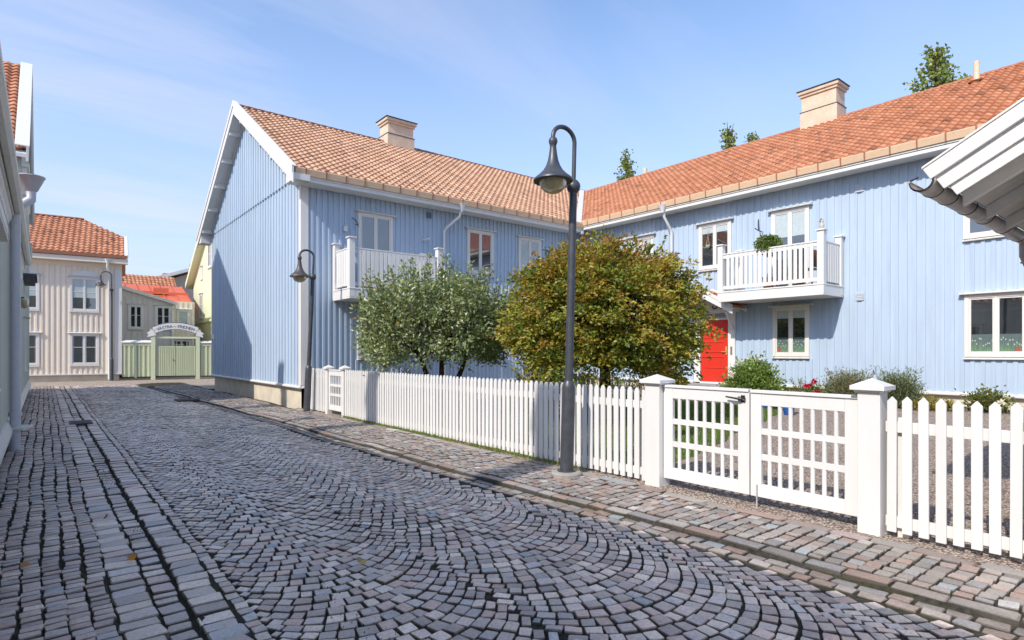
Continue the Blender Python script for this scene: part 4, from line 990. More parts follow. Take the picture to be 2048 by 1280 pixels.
poplar(33, 27.6, 16.1, 1.05, 6.5, 'left slim tree rising behind the junction of the two roofs', 1500)
poplar(33, 19.5, 15.65, .72, 5.5, 'narrow tall tree top left of the right roof chimney', 1100); poplar(33.2, 18.1, 14.6, .75, 4, 'low double tipped tree top just left of the right roof chimney', 800)
poplar(33, 8.8, 16.0, 1.95, 7.5, 'broad leafy tree top right of the right roof chimney', 3400)

# ------------------------------------------------------------------ things in the garden
def pot(x, y, m, label):
    t = thing('plant_pot', (x, y, yard_z(x, y)), label, 'pot', 'blue glazed pots on the gravel'); z = yard_z(x, y); q = MB()
    q.lathe([(.085, 0), (.10, .02), (.118, .16), (.126, .33), (.14, .345), (.14, .37), (.118, .37), (.112, .34)], (x, y, z), 20); q.build('vessel', m, t, 50)
    q = MB(); q.lathe([(.112, .33), (.05, .345)], (x, y, z), 14); q.build('soil', LAWNM, t)
POTB = flat('blue glaze', (.02, .10, .42), .18, .6); POTD = flat('dark navy glaze', (.015, .02, .06), .2, .6)
pot(12.75, 6.67, POTB, 'blue glazed pot on the lawn edge, leftmost behind the gate'); pot(12.72, 6.33, POTD, 'dark navy pot between the two bright blue ones'); pot(12.24, 5.86, POTB, 'bright blue glazed pot standing nearest the double gate')
def chair(x, y, rz, label):
    t = thing('garden_chair', (x, y, yard_z(x, y)), label, 'chair', 'white garden chairs'); z0 = yard_z(x, y) + .03
    M = Matrix.Translation((x, y, z0)) @ Matrix.Rotation(rz, 4, 'Z'); T = lambda *p: M @ V(p)
    m = MB()
    for i in range(5): m.hexa([T(-.22 + i * .09, -.22, .43), T(-.15 + i * .09, -.22, .43), T(-.15 + i * .09, .22, .43), T(-.22 + i * .09, .22, .43), T(-.22 + i * .09, -.22, .445), T(-.15 + i * .09, -.22, .445), T(-.15 + i * .09, .22, .445), T(-.22 + i * .09, .22, .445)])
    m.build('seat', WHITE, t)
    m = MB(); m.tube([T(-.21, .22, .44), T(-.215, .28, .84), T(-.17, .29, .9), T(.17, .29, .9), T(.215, .28, .84), T(.21, .22, .44)], .014, 8); m.tube([T(-.21, .285, .83), T(.21, .285, .83)], .01, 6); m.build('backrest', WHITE, t, True)
    for sx, sy in ((-1, -1), (1, -1), (-1, 1), (1, 1)): q = MB(); q.tube([T(sx * .2, sy * .2, .43), T(sx * .23, sy * .24, -.02)], .013, 8); q.build('leg', WHITE, t, True)
    m = MB(); 
    for sx in (-1, 1): m.tube([T(sx * .215, .27, .66), T(sx * .24, -.2, .66), T(sx * .22, -.22, .43)], .013, 8)
    m.build('armrest', WHITE, t, True)
chair(10.55, 9.1, 2.6, 'white tubular garden chair behind the golden tree, nearest the gate'); chair(10.3, 10.4, -.6, 'white tubular garden chair farther back at the white table')
t = thing('garden_table', (10.9, 9.95, yard_z(10.9, 9.9)), 'white slatted garden table between the two white chairs', 'table'); z0 = yard_z(10.9, 9.9) + .02
m = MB()
for i in range(8): m.box(10.5, 11.3, 9.6 + i * .09, 9.68 + i * .09, z0 + .7, z0 + .72)
m.build('table_top', WHITE, t)
for sx in (-1, 1):
    for sy in (-1, 1): m = MB(); m.box(10.9 + sx * .33 - .02, 10.9 + sx * .33 + .02, 9.95 + sy * .28 - .02, 9.95 + sy * .28 + .02, z0 - .03, z0 + .699); m.build('leg', WHITE, t)
t = thing('garden_bench', (9.25, 9.25, yard_z(9.2, 9.2)), 'white bench with upright back slats left of the golden tree trunk', 'bench'); z0 = yard_z(9.2, 9.2)
Bq = (V((9.0, 9.55, z0)), V((.9, -.43, 0)).normalized(), V((-.43, -.9, 0)).normalized(), UP); m = MB(); 
for i in range(9): m.bx(Bq, .02 + i * .1, .085 + i * .1, 0, .02, .42, .93)
m.bx(Bq, 0, .93, .021, .045, .80, .87); m.build('backrest', WHITE, t); m = MB(); m.bx(Bq, 0, .93, .05, .45, .40, .43); m.build('seat', WHITE, t)
for a in (.03, .86):
    for b in (.02, .40): m = MB(); m.bx(Bq, a, a + .05, b, b + .05, -.02, .399); m.build('leg', WHITE, t)
m = MB(); m.box(14.75, 15.93, 9.1, 10.75, .15, .47); m.box(15.35, 15.93, 9.25, 10.6, .471, .545); tag(m.build('door_step', SLABM, None, bevel=.012), 'low grey stone step in front of the red door', 'step')
m = MB(); m.box(14.85, 15.32, 9.45, 10.35, .471, .487); tag(m.build('door_mat', flat('dark rubber mat', (.03, .03, .032), .9), None), 'dark flat door mat lying on the stone step', 'mat')
# things on the right balcony
t = thing('potted_shrub', (15.05, 7.75, 3.205), 'round leafy potted plant standing behind the right balcony railing', 'plant'); m = MB(); m.lathe([(.12, 0), (.16, .3), (.17, .3), (.14, .29)], (15.05, 7.75, 3.205), 16); m.build('pot', flat('terracotta pot', (.35, .14, .08), .7), t, 50)
pp = np.array([15.05, 7.75, 4.36]) + unit(1500) * np.array([.32, .36, .28]) * (RG.random((1500, 1)) ** .35); v, q, fc_ = leaves(pp, unit(1500), .085, .05, pal_cols(1500, [(.09, .15, .03), (.13, .20, .04), (.2, .25, .07)], .25)); link('foliage', npmesh('foliage', v, None, q, fc_), LEAF, t)
m = MB(); m.tube([(15.05, 7.75, 3.4), (15.05, 7.74, 4.4)], .02, 6); m.build('stem', BARK, t)
t = thing('bird_figure', (14.885, 6.315, 4.536), 'small pale bird figure sitting on the right front balcony post', 'figurine'); m = MB(); m.lathe([(.035, 0), (.05, .02), (.056, .08), (.05, .13), (.032, .15), (.042, .18), (.043, .205), (.03, .235), (.008, .245)], (14.885, 6.315, 4.537), 14); m.build('body', flat('pale glazed clay', (.5, .47, .4), .4), t, True)
m = MB(); m.prism([(14.84, 6.325, 4.74), (14.84, 6.345, 4.72), (14.81, 6.36, 4.725)], (.0, -.02, .01)); m.tube([(14.845, 6.30, 4.78), (14.86, 6.335, 4.785)], .012, 6); m.build('beak', BLACK, t)
t = thing('balcony_chair', (15.35, 6.85, 3.205), 'dark wooden chair partly hidden behind the right balcony railing', 'chair'); m = MB(); m.box(15.15, 15.55, 6.65, 7.05, 3.63, 3.66); m.build('seat', flat('brown stained wood', (.16, .07, .035), .5), t)
WD = flat('brown wood', (.16, .07, .035), .5); m = MB()
for i in range(4): m.box(15.16 + i * .105, 15.22 + i * .105, 6.64, 6.665, 3.68, 4.12)
m.build('backrest', WD, t)
for a in (15.16, 15.5):
    for b in (6.66, 7.0): m = MB(); m.box(a, a + .04, b, b + .04, 3.206, 3.629); m.build('leg', WD, t)
t = thing('hanging_planter', (15.935, 10.12, 4.72), 'small green bowl in a string hanger before the upper window pane', 'planter'); m = MB(); m.lathe([(.02, 0), (.055, .02), (.07, .07), (.062, .11), (.05, .11)], (15.92, 10.12, 4.70), 14); m.build('bowl', flat('mint glaze', (.22, .36, .27), .3), t, True)
m = MB()
for a in (0, 1.6, 3.1, 4.7): m.tube([(15.92 + .06 * math.cos(a), 10.12 + .06 * math.sin(a), 4.81), (15.925, 10.12, 5.12), (15.935, 10.12, 5.30)], .005, 4, False)
m.build('cord', flat('jute cord', (.42, .26, .14), .9), t)
# fallen leaves on the setts
for i, (x, y, c, lb) in enumerate([(.42, 6.4, (.42, .22, .06), 'curled ochre leaf on the gutter edge, the farthest one'), (-.13, 5.35, (.45, .22, .06), 'ochre leaf lying among the left pavement setts'), (.47, 5.05, (.5, .24, .05), 'orange leaf at the edge of the sunken gutter'), (1.75, 3.9, (.55, .40, .16), 'straw coloured leaf in the middle of the fan paving'), (2.2, 7.2, (.42, .2, .08), 'reddish leaf far up the fan paving')]):
    v, q, fc_ = leaves(np.array([[x, y, .012], [x + .015, y + .012, .014]]), np.array([[.8, .4, .12], [.3, .9, .1]]), .075, .05, np.array([c, mul(c, .8)]), -.5, .1); tag(link('fallen_leaf', npmesh('fallen_leaf', v, None, q, fc_), LEAF, None), lb, 'leaf', 'fallen leaves on the street')
def grate(x, y, w_, l_, z, label, slots):
    t = thing('drain_grate', (x, y, z), label, 'drain', 'iron covers in the paving'); m = MB(); m.box(x - w_ / 2, x + w_ / 2, y - l_ / 2, y + l_ / 2, z - .05, z - .012)
    for a, b, c, d in ((-w_ / 2, w_ / 2, -l_ / 2, -l_ / 2 + .03), (-w_ / 2, w_ / 2, l_ / 2 - .03, l_ / 2), (-w_ / 2, -w_ / 2 + .03, -l_ / 2 + .03, l_ / 2 - .03), (w_ / 2 - .03, w_ / 2, -l_ / 2 + .03, l_ / 2 - .03)): m.box(x + a, x + b, y + c, y + d, z - .0119, z)
    for i in range(slots): q = y - l_ / 2 + .05 + (l_ - .1) * i / slots; m.box(x - w_ / 2 + .03, x + w_ / 2 - .03, q, q + (l_ - .1) / slots * .55, z - .0118, z - .001)
    m.build('cover', metal('worn cast iron', (.05, .045, .042), .55), t)
grate(.615, 15.6, .40, .62, .012, 'rectangular iron drain grate set in the left gutter', 7)
grate(3.55, 20.9, .62, .62, .012, 'square iron cover near the kerb by the far end of the gable wall', 5)
#PART5
# ------------------------------------------------------------------ near house on the left side of the street
LX = -.45
lh = thing('sage_house', (LX, 28.6, 0), 'pale sage house along the left street edge with white downpipe', 'house')
B1 = basis(LX, -4.0, 0, 1, 1, 0); L1 = 19.2 + 4; B2 = basis(LX, 19.2, 0, 1, 1, 0); L2 = 9.5
WL = [(6.9, 8.5, 1.15, 2.75), (1.5, 3.0, 1.15, 2.75)]
m = MB(); m.bx(B1, 0, L1, -.2, 0, .3, 3.68); boards(m, B1, .02, L1, .5, lambda u: 3.5, [(a + 4, b + 4, c - .05, d + .05) for a, b, c, d in WL], .3, .06, .016); m.build('wall', SAGE, lh)
m = MB(); za = lambda u: 6.75 + .80 * min(u, L2 - u)
m.prism([pt(B2, 0, .002, .3), pt(B2, L2, .002, .3), pt(B2, L2, .002, za(L2) - .1), pt(B2, L2 / 2, .002, za(L2 / 2) - .1), pt(B2, 0, .002, za(0) - .1)], -B2[2] * .2)
boards(m, B2, .02, L2, .5, lambda u: za(u) - .15, [(.9, 2.3, 1.0, 2.5)], .3, .06, .016, .002); m.bx(basis(LX, 28.7, -1, 0, 0, 1), 0, 9, -.2, 0, .3, 6.4); m.bx(basis(LX, 19.2, -1, 0, 0, 1), .21, 9, -.2, 0, 3.4, 6.4); m.build('wall', SAGE, lh)
m = MB(); m.bx(B1, 0, L1 + L2, -.3, -.02, -.1, .32); m.build('plinth', CONC, lh)
m = MB(); m.prism([pt(B1, 0, -.05, .25), pt(B1, 0, .07, .25), pt(B1, 0, .07, .31), pt(B1, 0, .018, .46), pt(B1, 0, -.05, .46)], B1[1] * (L1 + L2)); m.build('water_board', SAGEW, lh, bevel=.003)
for a, b, c, d in WL: make_window(lh, B1, a + 4, b + 4, c, d, SAGEW, cols=2, n0=.012, curtain=.25)
# low eave with cornice and gutter
EX, EZ = .085, 3.66
m = MB(); P = lambda n, z: pt(B1, 0, n, z)
m.prism([P(0, 3.48), P(.025, 3.48), P(.035, 3.54), P(.06, 3.58), P(EX - .02, EZ - .03), P(EX, EZ - .03), P(EX, EZ + .06), P(0, EZ + .06)], B1[1] * L1); m.prism([P(0, 3.30), P(.025, 3.30), P(.025, 3.44), P(0, 3.44)], B1[1] * L1); m.build('cornice', SAGEW, lh)
rise = .62; E0 = (LX + EX - .02, -4.0, EZ + .09); k = math.hypot(1, rise); upl = V((-1 / k, 0, rise / k))
ro, _ = tiles('roof', E0, (0, 1, 0), upl, L1 + .1, 5.6 * k, lh, TILEA, pitch=.24)
m = MB(); m.prism([(LX + EX - .05, -4, EZ + .065), (-6.05, -4, EZ + .065 + (5.6 + EX - .05) * rise - .2), (-6.05, -4, EZ + .0 + 5.6 * rise - .1), (LX + EX - .05, -4, EZ + .04)], (0, L1, 0)); m.build('soffit', SAGEW, ro)
m = MB(); m.prism([(-6.05, -4, EZ + 3.2), (-6.05, -4, EZ + 3.5), (-11.8, -4, EZ)], (0, L1, 0)); m.build('back_roof', flat('old clay', (.35, .15, .09), .8), ro)
m = MB(); q = [(EX - .01, EZ + .075), (EX + .02, EZ + .03), (EX + .075, EZ + .02), (EX + .115, EZ + .06), (EX + .12, EZ + .10), (EX + .108, EZ + .10), (EX + .07, EZ + .04), (EX + .02, EZ + .055)]
m.prism([P(a, b) for a, b in q], B1[1] * (L1 - .2)); m.build('gutter', SAGEW, ro)
for y in (6.0, 11.55, 17.3):                                        # their shadows fall on the fence and gable opposite
    zt = .80 + 11.45 * .892; ch = MB(); yy = y - 2.57; ch.box(-6.3, -5.7, yy - .2, yy + .2, 6.2, zt - .12); ch.box(-6.36, -5.64, yy - .25, yy + .25, zt - .121, zt); ch.build('chimney', CHIMNEY, ro)
# gable fronted part
cg = math.hypot(1, .80)
for s_ in (1, -1):
    y0 = 19.2 - .15 if s_ == 1 else 28.7 + .15; z0 = 6.75 - .12; e_ = (-1, 0, 0); E0 = (LX + .12, y0, z0)
    o, _ = tiles('roof', E0, e_, (0, s_ / cg, .8 / cg), 9.5, (L2 / 2 + .15) * cg, lh, TILEA, pitch=.24)
    if s_ == 1: ro2 = o
m = MB()
for s_ in (1, -1):
    ya, yb = (19.2 - .2, 23.95) if s_ == 1 else (28.7 + .2, 23.95)
    for x0, x1, t0, t1 in ((LX + .10, LX + .15, -.28, .09), (LX - .12, LX + .17, .09, .12)):
        m.prism([(x0, ya, 6.59 + t0), (x0, yb, 6.59 + 4.95 * .8 + t0), (x0, yb, 6.59 + 4.95 * .8 + t1), (x0, ya, 6.59 + t1)], (x1 - x0, 0, 0))
    m.prism([(LX - 9, ya, 6.4), (LX - 9, yb, 6.4 + 4.95 * .8), (LX - 9, yb, 6.5 + 4.95 * .8), (LX - 9, ya, 6.5)], (9.1, 0, 0))
m.build('verge_board', WHITE, ro2, bevel=.004)
m = MB(); m.prism([pt(B2, .0, .03, 5.1), pt(B2, .0, .16, 5.28), pt(B2, .0, .16, 5.40), pt(B2, .0, .02, 5.5)], B2[1] * 1.3); m.bx(B2, 0, .5, .003, .10, 5.5, 6.2); m.bx(B2, -.05, .7, .0, .16, 6.2, 6.32); m.build('cornice', SAGEW, lh, bevel=.01)
m = MB(); m.bx(B2, L2 - .5, L2, .003, .1, 4.9, 5.6); m.build('cornice', SAGEW, lh, bevel=.01)
m = MB(); m.bx(B2, 1.0, 2.9, .02, .30, 3.55, 3.62); m.bx(B2, 1.0, 2.9, .02, .25, 3.45, 3.549); m.build('door_hood', flat('dark hood felt', (.06, .06, .06), .7), lh)
make_window(lh, B2, 1.0, 2.2, 1.05, 2.45, SAGEW, n0=.012)
m = MB(); m.bx(B1, 14.55 + 4 - .05, 14.55 + 4 + .05, 0, .05, 2.46, 2.6); m.tube([(LX + .05, 14.55, 2.55), (LX + .15, 14.55, 2.57)], .012, 6); wl = m.build('wall_lamp', BLACK, lh); m = MB(); m.lathe([(.02, .06), (.075, .02), (.085, 0), (.075, -.06), (.05, -.13), (.01, -.15)], (LX + .15, 14.55, 2.5), 14); m.build('globe', GLOBE, wl, True)
px_, py_ = LX + .10, 11.95
m = MB(); m.tube([(px_ + .19, py_ + .05, 4.12), (px_ + .19, py_ + .05, 3.95), (px_ + .03, py_, 3.80), (px_, py_, 3.72), (px_, py_, -.02)], .068, 16); m.lathe([(.07, -.16), (.085, -.15), (.175, .06), (.185, .065), (.185, .08)], (px_ + .19, py_ + .05, 4.24), 18); m.lathe([(.085, 0), (.085, .06)], (px_, py_, .52), 16); m.build('downpipe', GREYPIPE, lh, 45)
m = MB(); m.prism([(px_ - .1, py_ - .05, .30), (px_ + .10, py_ - .13, .30), (px_ + .22, py_ + .02, .33), (px_ + .05, py_ + .1, .33)], (0, 0, .04)); m.build('pipe_bracket', SAGEW, lh, bevel=.005)

# ------------------------------------------------------------------ garage whose eave juts in at the right
ga = thing('garage', (5.7, .9, 0), 'white timber garage whose gable boards and gutter jut in at the right edge', 'garage')
GS = .56; GE, GZ = 1.45, 2.92; GRY = -2.6
gz = lambda y: GZ + GS * (GE - y) if y > GRY else GZ + GS * (GE - GRY) - GS * (GRY - y)
m = MB(); m.box(5.75, 9.6, -6.0, .93, -.1, 2.75); m.prism([(5.75, .93, 2.75), (5.75, GRY, gz(GRY) - .4), (5.75, -6, 2.75)], (3.85, 0, 0)); boards(m, basis(5.75, .93, 0, -1, -1, 0), .02, 6.9, .05, lambda u: min(gz(.93 - u), 4.9) - .42, [], .19, .07, .022); boards(m, basis(5.75, .93, 1, 0, 0, 1), .02, 3.8, .05, lambda u: 2.7, [], .19, .07, .022); m.build('wall', GARW, ga)
m = MB(); 
for x0, x1, ye, t0, t1 in ((5.24, 5.27, GE + .035, -.09, .025), (5.272, 5.295, GE - .03, -.215, -.075), (5.297, 5.318, GE - .115, -.315, -.20)):
    m.prism([(x0, ye - (t1 - t0) * .45 , gz(ye - (t1 - t0) * .45) + t0), (x0, GRY, gz(GRY) + t0), (x0, GRY, gz(GRY) + t1), (x0, ye, gz(ye) + t1)], (x1 - x0, 0, 0))
m.prism([(5.23, GE + .04, gz(GE + .04) + .026), (5.23, GRY, gz(GRY) + .026), (5.23, GRY, gz(GRY) + .045), (5.23, GE + .04, gz(GE + .04) + .045)], (.2, 0, 0)); m.build('verge_board', GARW, ga, bevel=.005)
m = MB(); m.prism([(5.43, GE - .04, gz(GE - .04) + .02), (5.43, GRY, gz(GRY) + .02), (5.43, 2 * GRY - GE, gz(2 * GRY - GE) + .02), (5.43, 2 * GRY - GE, gz(GE) - .04), (5.43, GRY, gz(GRY) - .1), (5.43, GE - .04, gz(GE - .04) - .1)], (4.3, 0, 0)); rf = m.build('roof', flat('dark roof felt', (.08, .07, .065), .8), ga)
m = MB(); x = 5.319; i = 0
while x < 9.7:                                                      # soffit planks run up the slope
    wd = .14; y1 = GE - .12
    m.prism([(x, y1, gz(y1) - .21), (x, .94, gz(.94) - .21), (x, GRY, gz(GRY) - .21), (x, GRY, gz(GRY) - .19), (x, y1, gz(y1) - .19)], (wd - .008, 0, 0)); x += wd; i += 1
m.build('soffit', GARS, rf)
m = MB()
for x in (5.60, 6.30, 7.0, 7.75, 8.5, 9.25):
    m.prism([(x, GE - .13, gz(GE - .13) - .32), (x, GRY, gz(GRY) - .33), (x, GRY, gz(GRY) - .212), (x, GE - .13, gz(GE - .13) - .212)], (.07, 0, 0))
m.build('rafter', GARS, rf, bevel=.004)
gy, gzc, gr = GE + .03, GZ - .09, .078
m = MB(); n = 12; prof = [(gy + gr * math.cos(PI + PI * i / n), gzc + gr * 1.02 * math.sin(PI + PI * i / n)) for i in range(n + 1)]; inn = [(gy + (gr - .006) * math.cos(PI + PI * i / n), gzc + (gr - .006) * math.sin(PI + PI * i / n)) for i in range(n, -1, -1)]
vs = [(5.19, a, b) for a, b in prof + inn] + [(9.7, a, b) for a, b in prof + inn]; k = len(prof) * 2; m.add(vs, [(i, (i + 1) % k, (i + 1) % k + k, i + k) for i in range(k)]); m.tube([(5.19, gy + gr, gzc + .004), (9.7, gy + gr, gzc + .004)], .009, 8)
gt = m.build('gutter', ZINC, ga, 40)
for x in (5.20, 5.47, 5.85, 6.4, 7.0, 7.7, 8.4, 9.1):
    m = MB(); m.tube([(x, gy + (gr + .003) * math.cos(PI * .95 + PI * 1.1 * i / 14), gzc + (gr + .003) * math.sin(PI * .95 + PI * 1.1 * i / 14)) for i in range(15)], .0035, 6)
    if x == 5.20: m.tube([(5.2, gy + gr, gzc + .01), (5.2, gy + gr - .06, gzc + .03)], .006, 6)
    m.build('gutter_hook', BLACK, gt)
m = MB(); m.tube([(8.75, gy, gzc - .05), (8.75, gy, gzc - .2), (8.80, gy - .02, gzc - .28), (8.92, gy - .16, gzc - .33), (9.05, gy - .3, gzc - .34), (9.1, gy - .42, gzc - .4), (9.1, gy - .45, gzc - .55), (9.1, gy - .45, .1)], [.055, .055, .06, .06, .058, .055, .055, .055], 14); m.tube([(8.82, gy + .05, gzc - .27), (9.0, gy - .05, gzc - .29)], .01, 6); m.build('downpipe', metal('pale brown pipe', (.45, .40, .36), .4), ga, 45)

# ------------------------------------------------------------------ cream house at the end of the street
A6 = math.radians(-4.8); cu = V((math.cos(A6), math.sin(A6), 0)); cnn = V((math.sin(A6), -math.cos(A6), 0))
OC = V((3.33, 38.55, 0)) - cu * 12; BC = (OC, cu, cnn, UP)
ch_ = thing('cream_house', tuple(OC + cu * 6), 'cream timber house with half hipped orange roof closing the street', 'house')
LC = 12.0
WC = [(9.72, 11.0, 3.68, 5.52), (9.72, 11.0, .8, 2.5), (7.15, 8.48, 3.68, 5.52), (7.15, 8.48, .8, 2.5)]
m = MB(); m.bx(BC, 0, LC, -8, 0, .32, 6.6); boards(m, BC, .05, LC - .05, .34, lambda u: 6.45, [(a, b, c - .06, d + .1) for a, b, c, d in WC], .235, .10, .03); m.build('wall', CREAM, ch_)
m = MB(); m.bx(BC, .1, LC - .1, -7.9, -.05, -.1, .33); m.build('plinth', PLINTH, ch_); m = MB(); m.bx(BC, LC - .30, LC + .03, .0, .04, .33, 6.5); m.bx(BC, 0, LC + .02, .0, .07, .28, .34); m.build('corner_board', WHITE, ch_)
for i, (a, b, c, d) in enumerate(WC):
    wn_ = make_window(ch_, BC, a, b, c, d, WHITE, cols=2, bars=1, cas=.11, n0=.005, blind=(.62, BLIND) if i in (0, 2) else None, curtain=.10 if i in (1, 3) else 0)
    if c > 3:
        q = MB(); q.prism([pt(BC, (a + b) / 2 + (b - a) * .46 * math.cos(t_), .01, d + .06 + .30 * math.sin(t_)) for t_ in np.linspace(0, PI, 13)], cnn * .04); q.build('pediment', WHITE, wn_)
# half hipped roof
zr, ze = 9.35, 6.62; yb_ = 4.0; k = math.hypot(yb_ + .5, zr - ze)
P = lambda u, d_, z: pt(BC, u, -d_, z)
E0 = P(-2, -.5, ze); upv = (-cnn * (yb_ + .5) + UP * (zr - ze)) / k
o, nn = tiles('roof', E0, cu, upv, LC + 2 + .25, k, ch_, TILE, pitch=.26, row=.36)
me = o.data                                                          # cut the half hip off the top corner
import bmesh
bm = bmesh.new(); bm.from_mesh(me)
pl = P(LC + .25, 1.95, ze + (1.95 + .5) * (zr - ze) / (yb_ + .5)); pl2 = P(LC - 1.85, yb_, zr); d_ = (pl2 - pl); no = d_.cross(nn).normalized(); no = no if no.dot(cu + UP) > 0 else -no
bmesh.ops.bisect_plane(bm, geom=bm.verts[:] + bm.edges[:] + bm.faces[:], plane_co=pl, plane_no=no, clear_outer=True); bm.to_mesh(me); bm.free()
m = MB(); a1 = P(LC + .25, 1.95, pl.z - .02); a2 = P(LC + .25, 2 * yb_ - 1.95, pl.z - .02); m.add([a1, a2, pl2 - UP * .02, a1 - UP * .1, a2 - UP * .1, pl2 - UP * .14], [(0, 1, 2), (3, 5, 4), (0, 3, 4, 1), (1, 4, 5, 2), (2, 5, 3, 0)])
m.add([P(-2, yb_, zr), P(LC - 1.85, yb_, zr), a2, P(LC + .25, 2 * yb_ + .5, ze), P(-2, 2 * yb_ + .5, ze)], [(0, 1, 2, 3, 4)]); m.build('back_roof', flat('clay red', (.42, .16, .08), .8), o)
m = MB(); m.prism([P(LC, 0, 6.6), P(LC, .0, ze + .15), P(LC, 1.95, pl.z - .15), P(LC, 2 * yb_ - 1.95, pl.z - .15), P(LC, 2 * yb_, ze + .1)], -cu * .1); m.build('gable_wall', CREAM, ch_)
m = MB(); m.prism([P(LC + .26, -.55, ze - .05), P(LC + .26, 1.95, pl.z - .05), P(LC + .26, 1.95, pl.z + .16), P(LC + .26, -.55, ze + .20)], cu * .04); m.prism([P(LC + .14, -.5, ze + .09), P(LC + .14, 1.95, pl.z + .09), P(LC + .14, 1.95, pl.z + .13), P(LC + .14, -.5, ze + .13)], cu * .18); m.build('verge_board', WHITE, o)
Bh = (P(0, 0, 0), cu, cnn, UP)
m = MB(); m.bx(BC, -2, LC + .3, .45, .49, 6.32, 6.58); m.bx(BC, -2, LC + .3, .02, .449, 6.34, 6.38); m.bx(BC, -2, LC + .02, 0, .05, 6.1, 6.33); m.build('fascia', CREAM, o, bevel=.01)
m = MB(); m.bx(BC, -2, LC + .26, .47, .56, 6.60, 6.78); m.build('eave_gutter', flat('brown clay gutter', (.30, .13, .075), .5), o)
ridge_caps(P(-2, yb_, zr), cu, LC + .15, o, flat('dark ridge', (.3, .11, .06), .8))
downpipe(ch_, [P(LC - .62, -.45, 6.3), P(LC - .62, -.42, 6.1), P(LC - .55, -.12, 5.75), P(LC - .55, -.1, .0)], .06, WHPIPE, P(LC - .62, -.5, 6.5))

# ------------------------------------------------------------------ green board fence, gate and arched name sign
gf = thing('green_fence', (3.6, 38.6, 0), 'pale green vertical board fence across the end of the street', 'fence')
YF = 38.55
def panel(x0, x1, zt):
    m = MB(); m.box(x0, x1, YF, YF + .03, .12, zt); n = int((x1 - x0) / .2)
    for i in range(n): a = x0 + (i + .3) * (x1 - x0) / n; m.box(a, a + .09, YF - .055, YF, .12, zt)
    m.box(x0, x1, YF - .07, YF - .056, zt - .14, zt); return m
panel(3.36, 4.72, 2.0).build('board_panel', GREENP, gf); panel(7.16, 9.3, 2.0).build('board_panel', GREENP, gf)
m = MB(); m.prism([(3.34, YF - .12, 2.02), (3.34, YF + .12, 2.02), (3.34, YF + .12, 2.05), (3.34, YF, 2.16), (3.34, YF - .12, 2.05)], (1.38, 0, 0)); m.prism([(7.16, YF - .12, 2.02), (7.16, YF + .12, 2.02), (7.16, YF + .12, 2.05), (7.16, YF, 2.16), (7.16, YF - .12, 2.05)], (2.1, 0, 0)); m.build('coping', WHITE, gf)
m = MB(); m.box(3.95, 4.05, YF - .08, YF - .031, .05, 2.0); m.build('post', GREENP, gf)
gg = thing('green_gate', (5.95, YF, 0), 'pale green double gate under the arched name sign', 'gate')
for x in (4.84, 7.06):
    m = MB(); m.box(x - .11, x + .11, YF - .14, YF + .08, -.08, 2.74); m.box(x - .15, x + .15, YF - .18, YF + .12, 2.741, 2.80); m.build('post', GREENP, gg, bevel=.01)
m = MB(); m.box(4.955, 6.945, YF - .06, YF + .04, 2.28, 2.38); m.build('beam', GREENP, gg)
for a, b in ((4.97, 5.94), (5.96, 6.93)):
    m = MB(); m.box(a, b, YF - .02, YF + .02, .14, 1.84)
    n = 9
    for i in range(n): q = a + (i + .25) * (b - a) / n; m.box(q, q + .05, YF - .065, YF - .02, .14, 1.84)
    m.build('leaf', GREENP, gg)
m = MB(); m.tube([(5.86, YF - .05, 1.0), (5.86, YF - .1, 1.0), (5.8, YF - .1, 1.08)], .02, 6); m.build('handle', BLACK, gg)
sg = thing('name_sign', (5.95, YF - .1, 2.4), 'white arched banner sign with dark lettering over the green gate', 'sign')
cx_, Rr = 5.95, 2.55; zc_ = 3.18 - Rr
ar = lambda a, r_: (cx_ + r_ * math.sin(a), YF - .17, zc_ + r_ * math.cos(a)); AA = np.linspace(-.47, .47, 21)
m = MB()
for a, b in zip(AA, AA[1:]): m.prism([ar(a, Rr - .36), ar(b, Rr - .36), ar(b, Rr), ar(a, Rr)], (0, .03, 0))
for s_ in (-1, 1):
    e = ar(s_ * .47, Rr - .05); f_ = ar(s_ * .47, Rr - .39)
    m.prism([(e[0] - s_ * .0, e[1] + .001, e[2] - .05), (e[0] + s_ * .30, e[1] + .001, e[2] - .30), (e[0] + s_ * .2, e[1] + .001, e[2] - .34), (e[0] + s_ * .26, e[1] + .001, e[2] - .52), (f_[0], f_[1] + .001, f_[2] - .1)], (0, .026, 0))
m.build('banner', paint('banner grey white', (.70, .70, .69), .5, .05), sg)
m = MB(); rim = [ar(a, Rr + .012) for a in AA]; m.tube(rim, .014, 5); m.tube([ar(a, Rr - .372) for a in AA], .008, 5)
txt = 'VÄSTRA ~ FRIDHEM'; wdt = {'I': .5, ' ': .45, 'M': 1.25, '~': 1.0}; tot = sum(wdt.get(c, 1) for c in txt); acc = 0
for c in txt:
    w_ = wdt.get(c, 1); a = -.41 + .82 * (acc + w_ / 2) / tot; acc += w_
    if c == ' ': continue
    p = ar(a, Rr - .29); r_ = V((math.cos(a), 0, -math.sin(a))); u_ = V((math.sin(a), 0, math.cos(a))); n_ = r_.cross(u_)
    add_text(m, c, .235, Matrix(((r_.x, u_.x, n_.x, p[0]), (r_.y, u_.y, n_.y, p[1] - .006), (r_.z, u_.z, n_.z, p[2]), (0, 0, 0, 1))), .004)
m.build('lettering', flat('dark grey lettering', (.10, .105, .13), .6), sg)

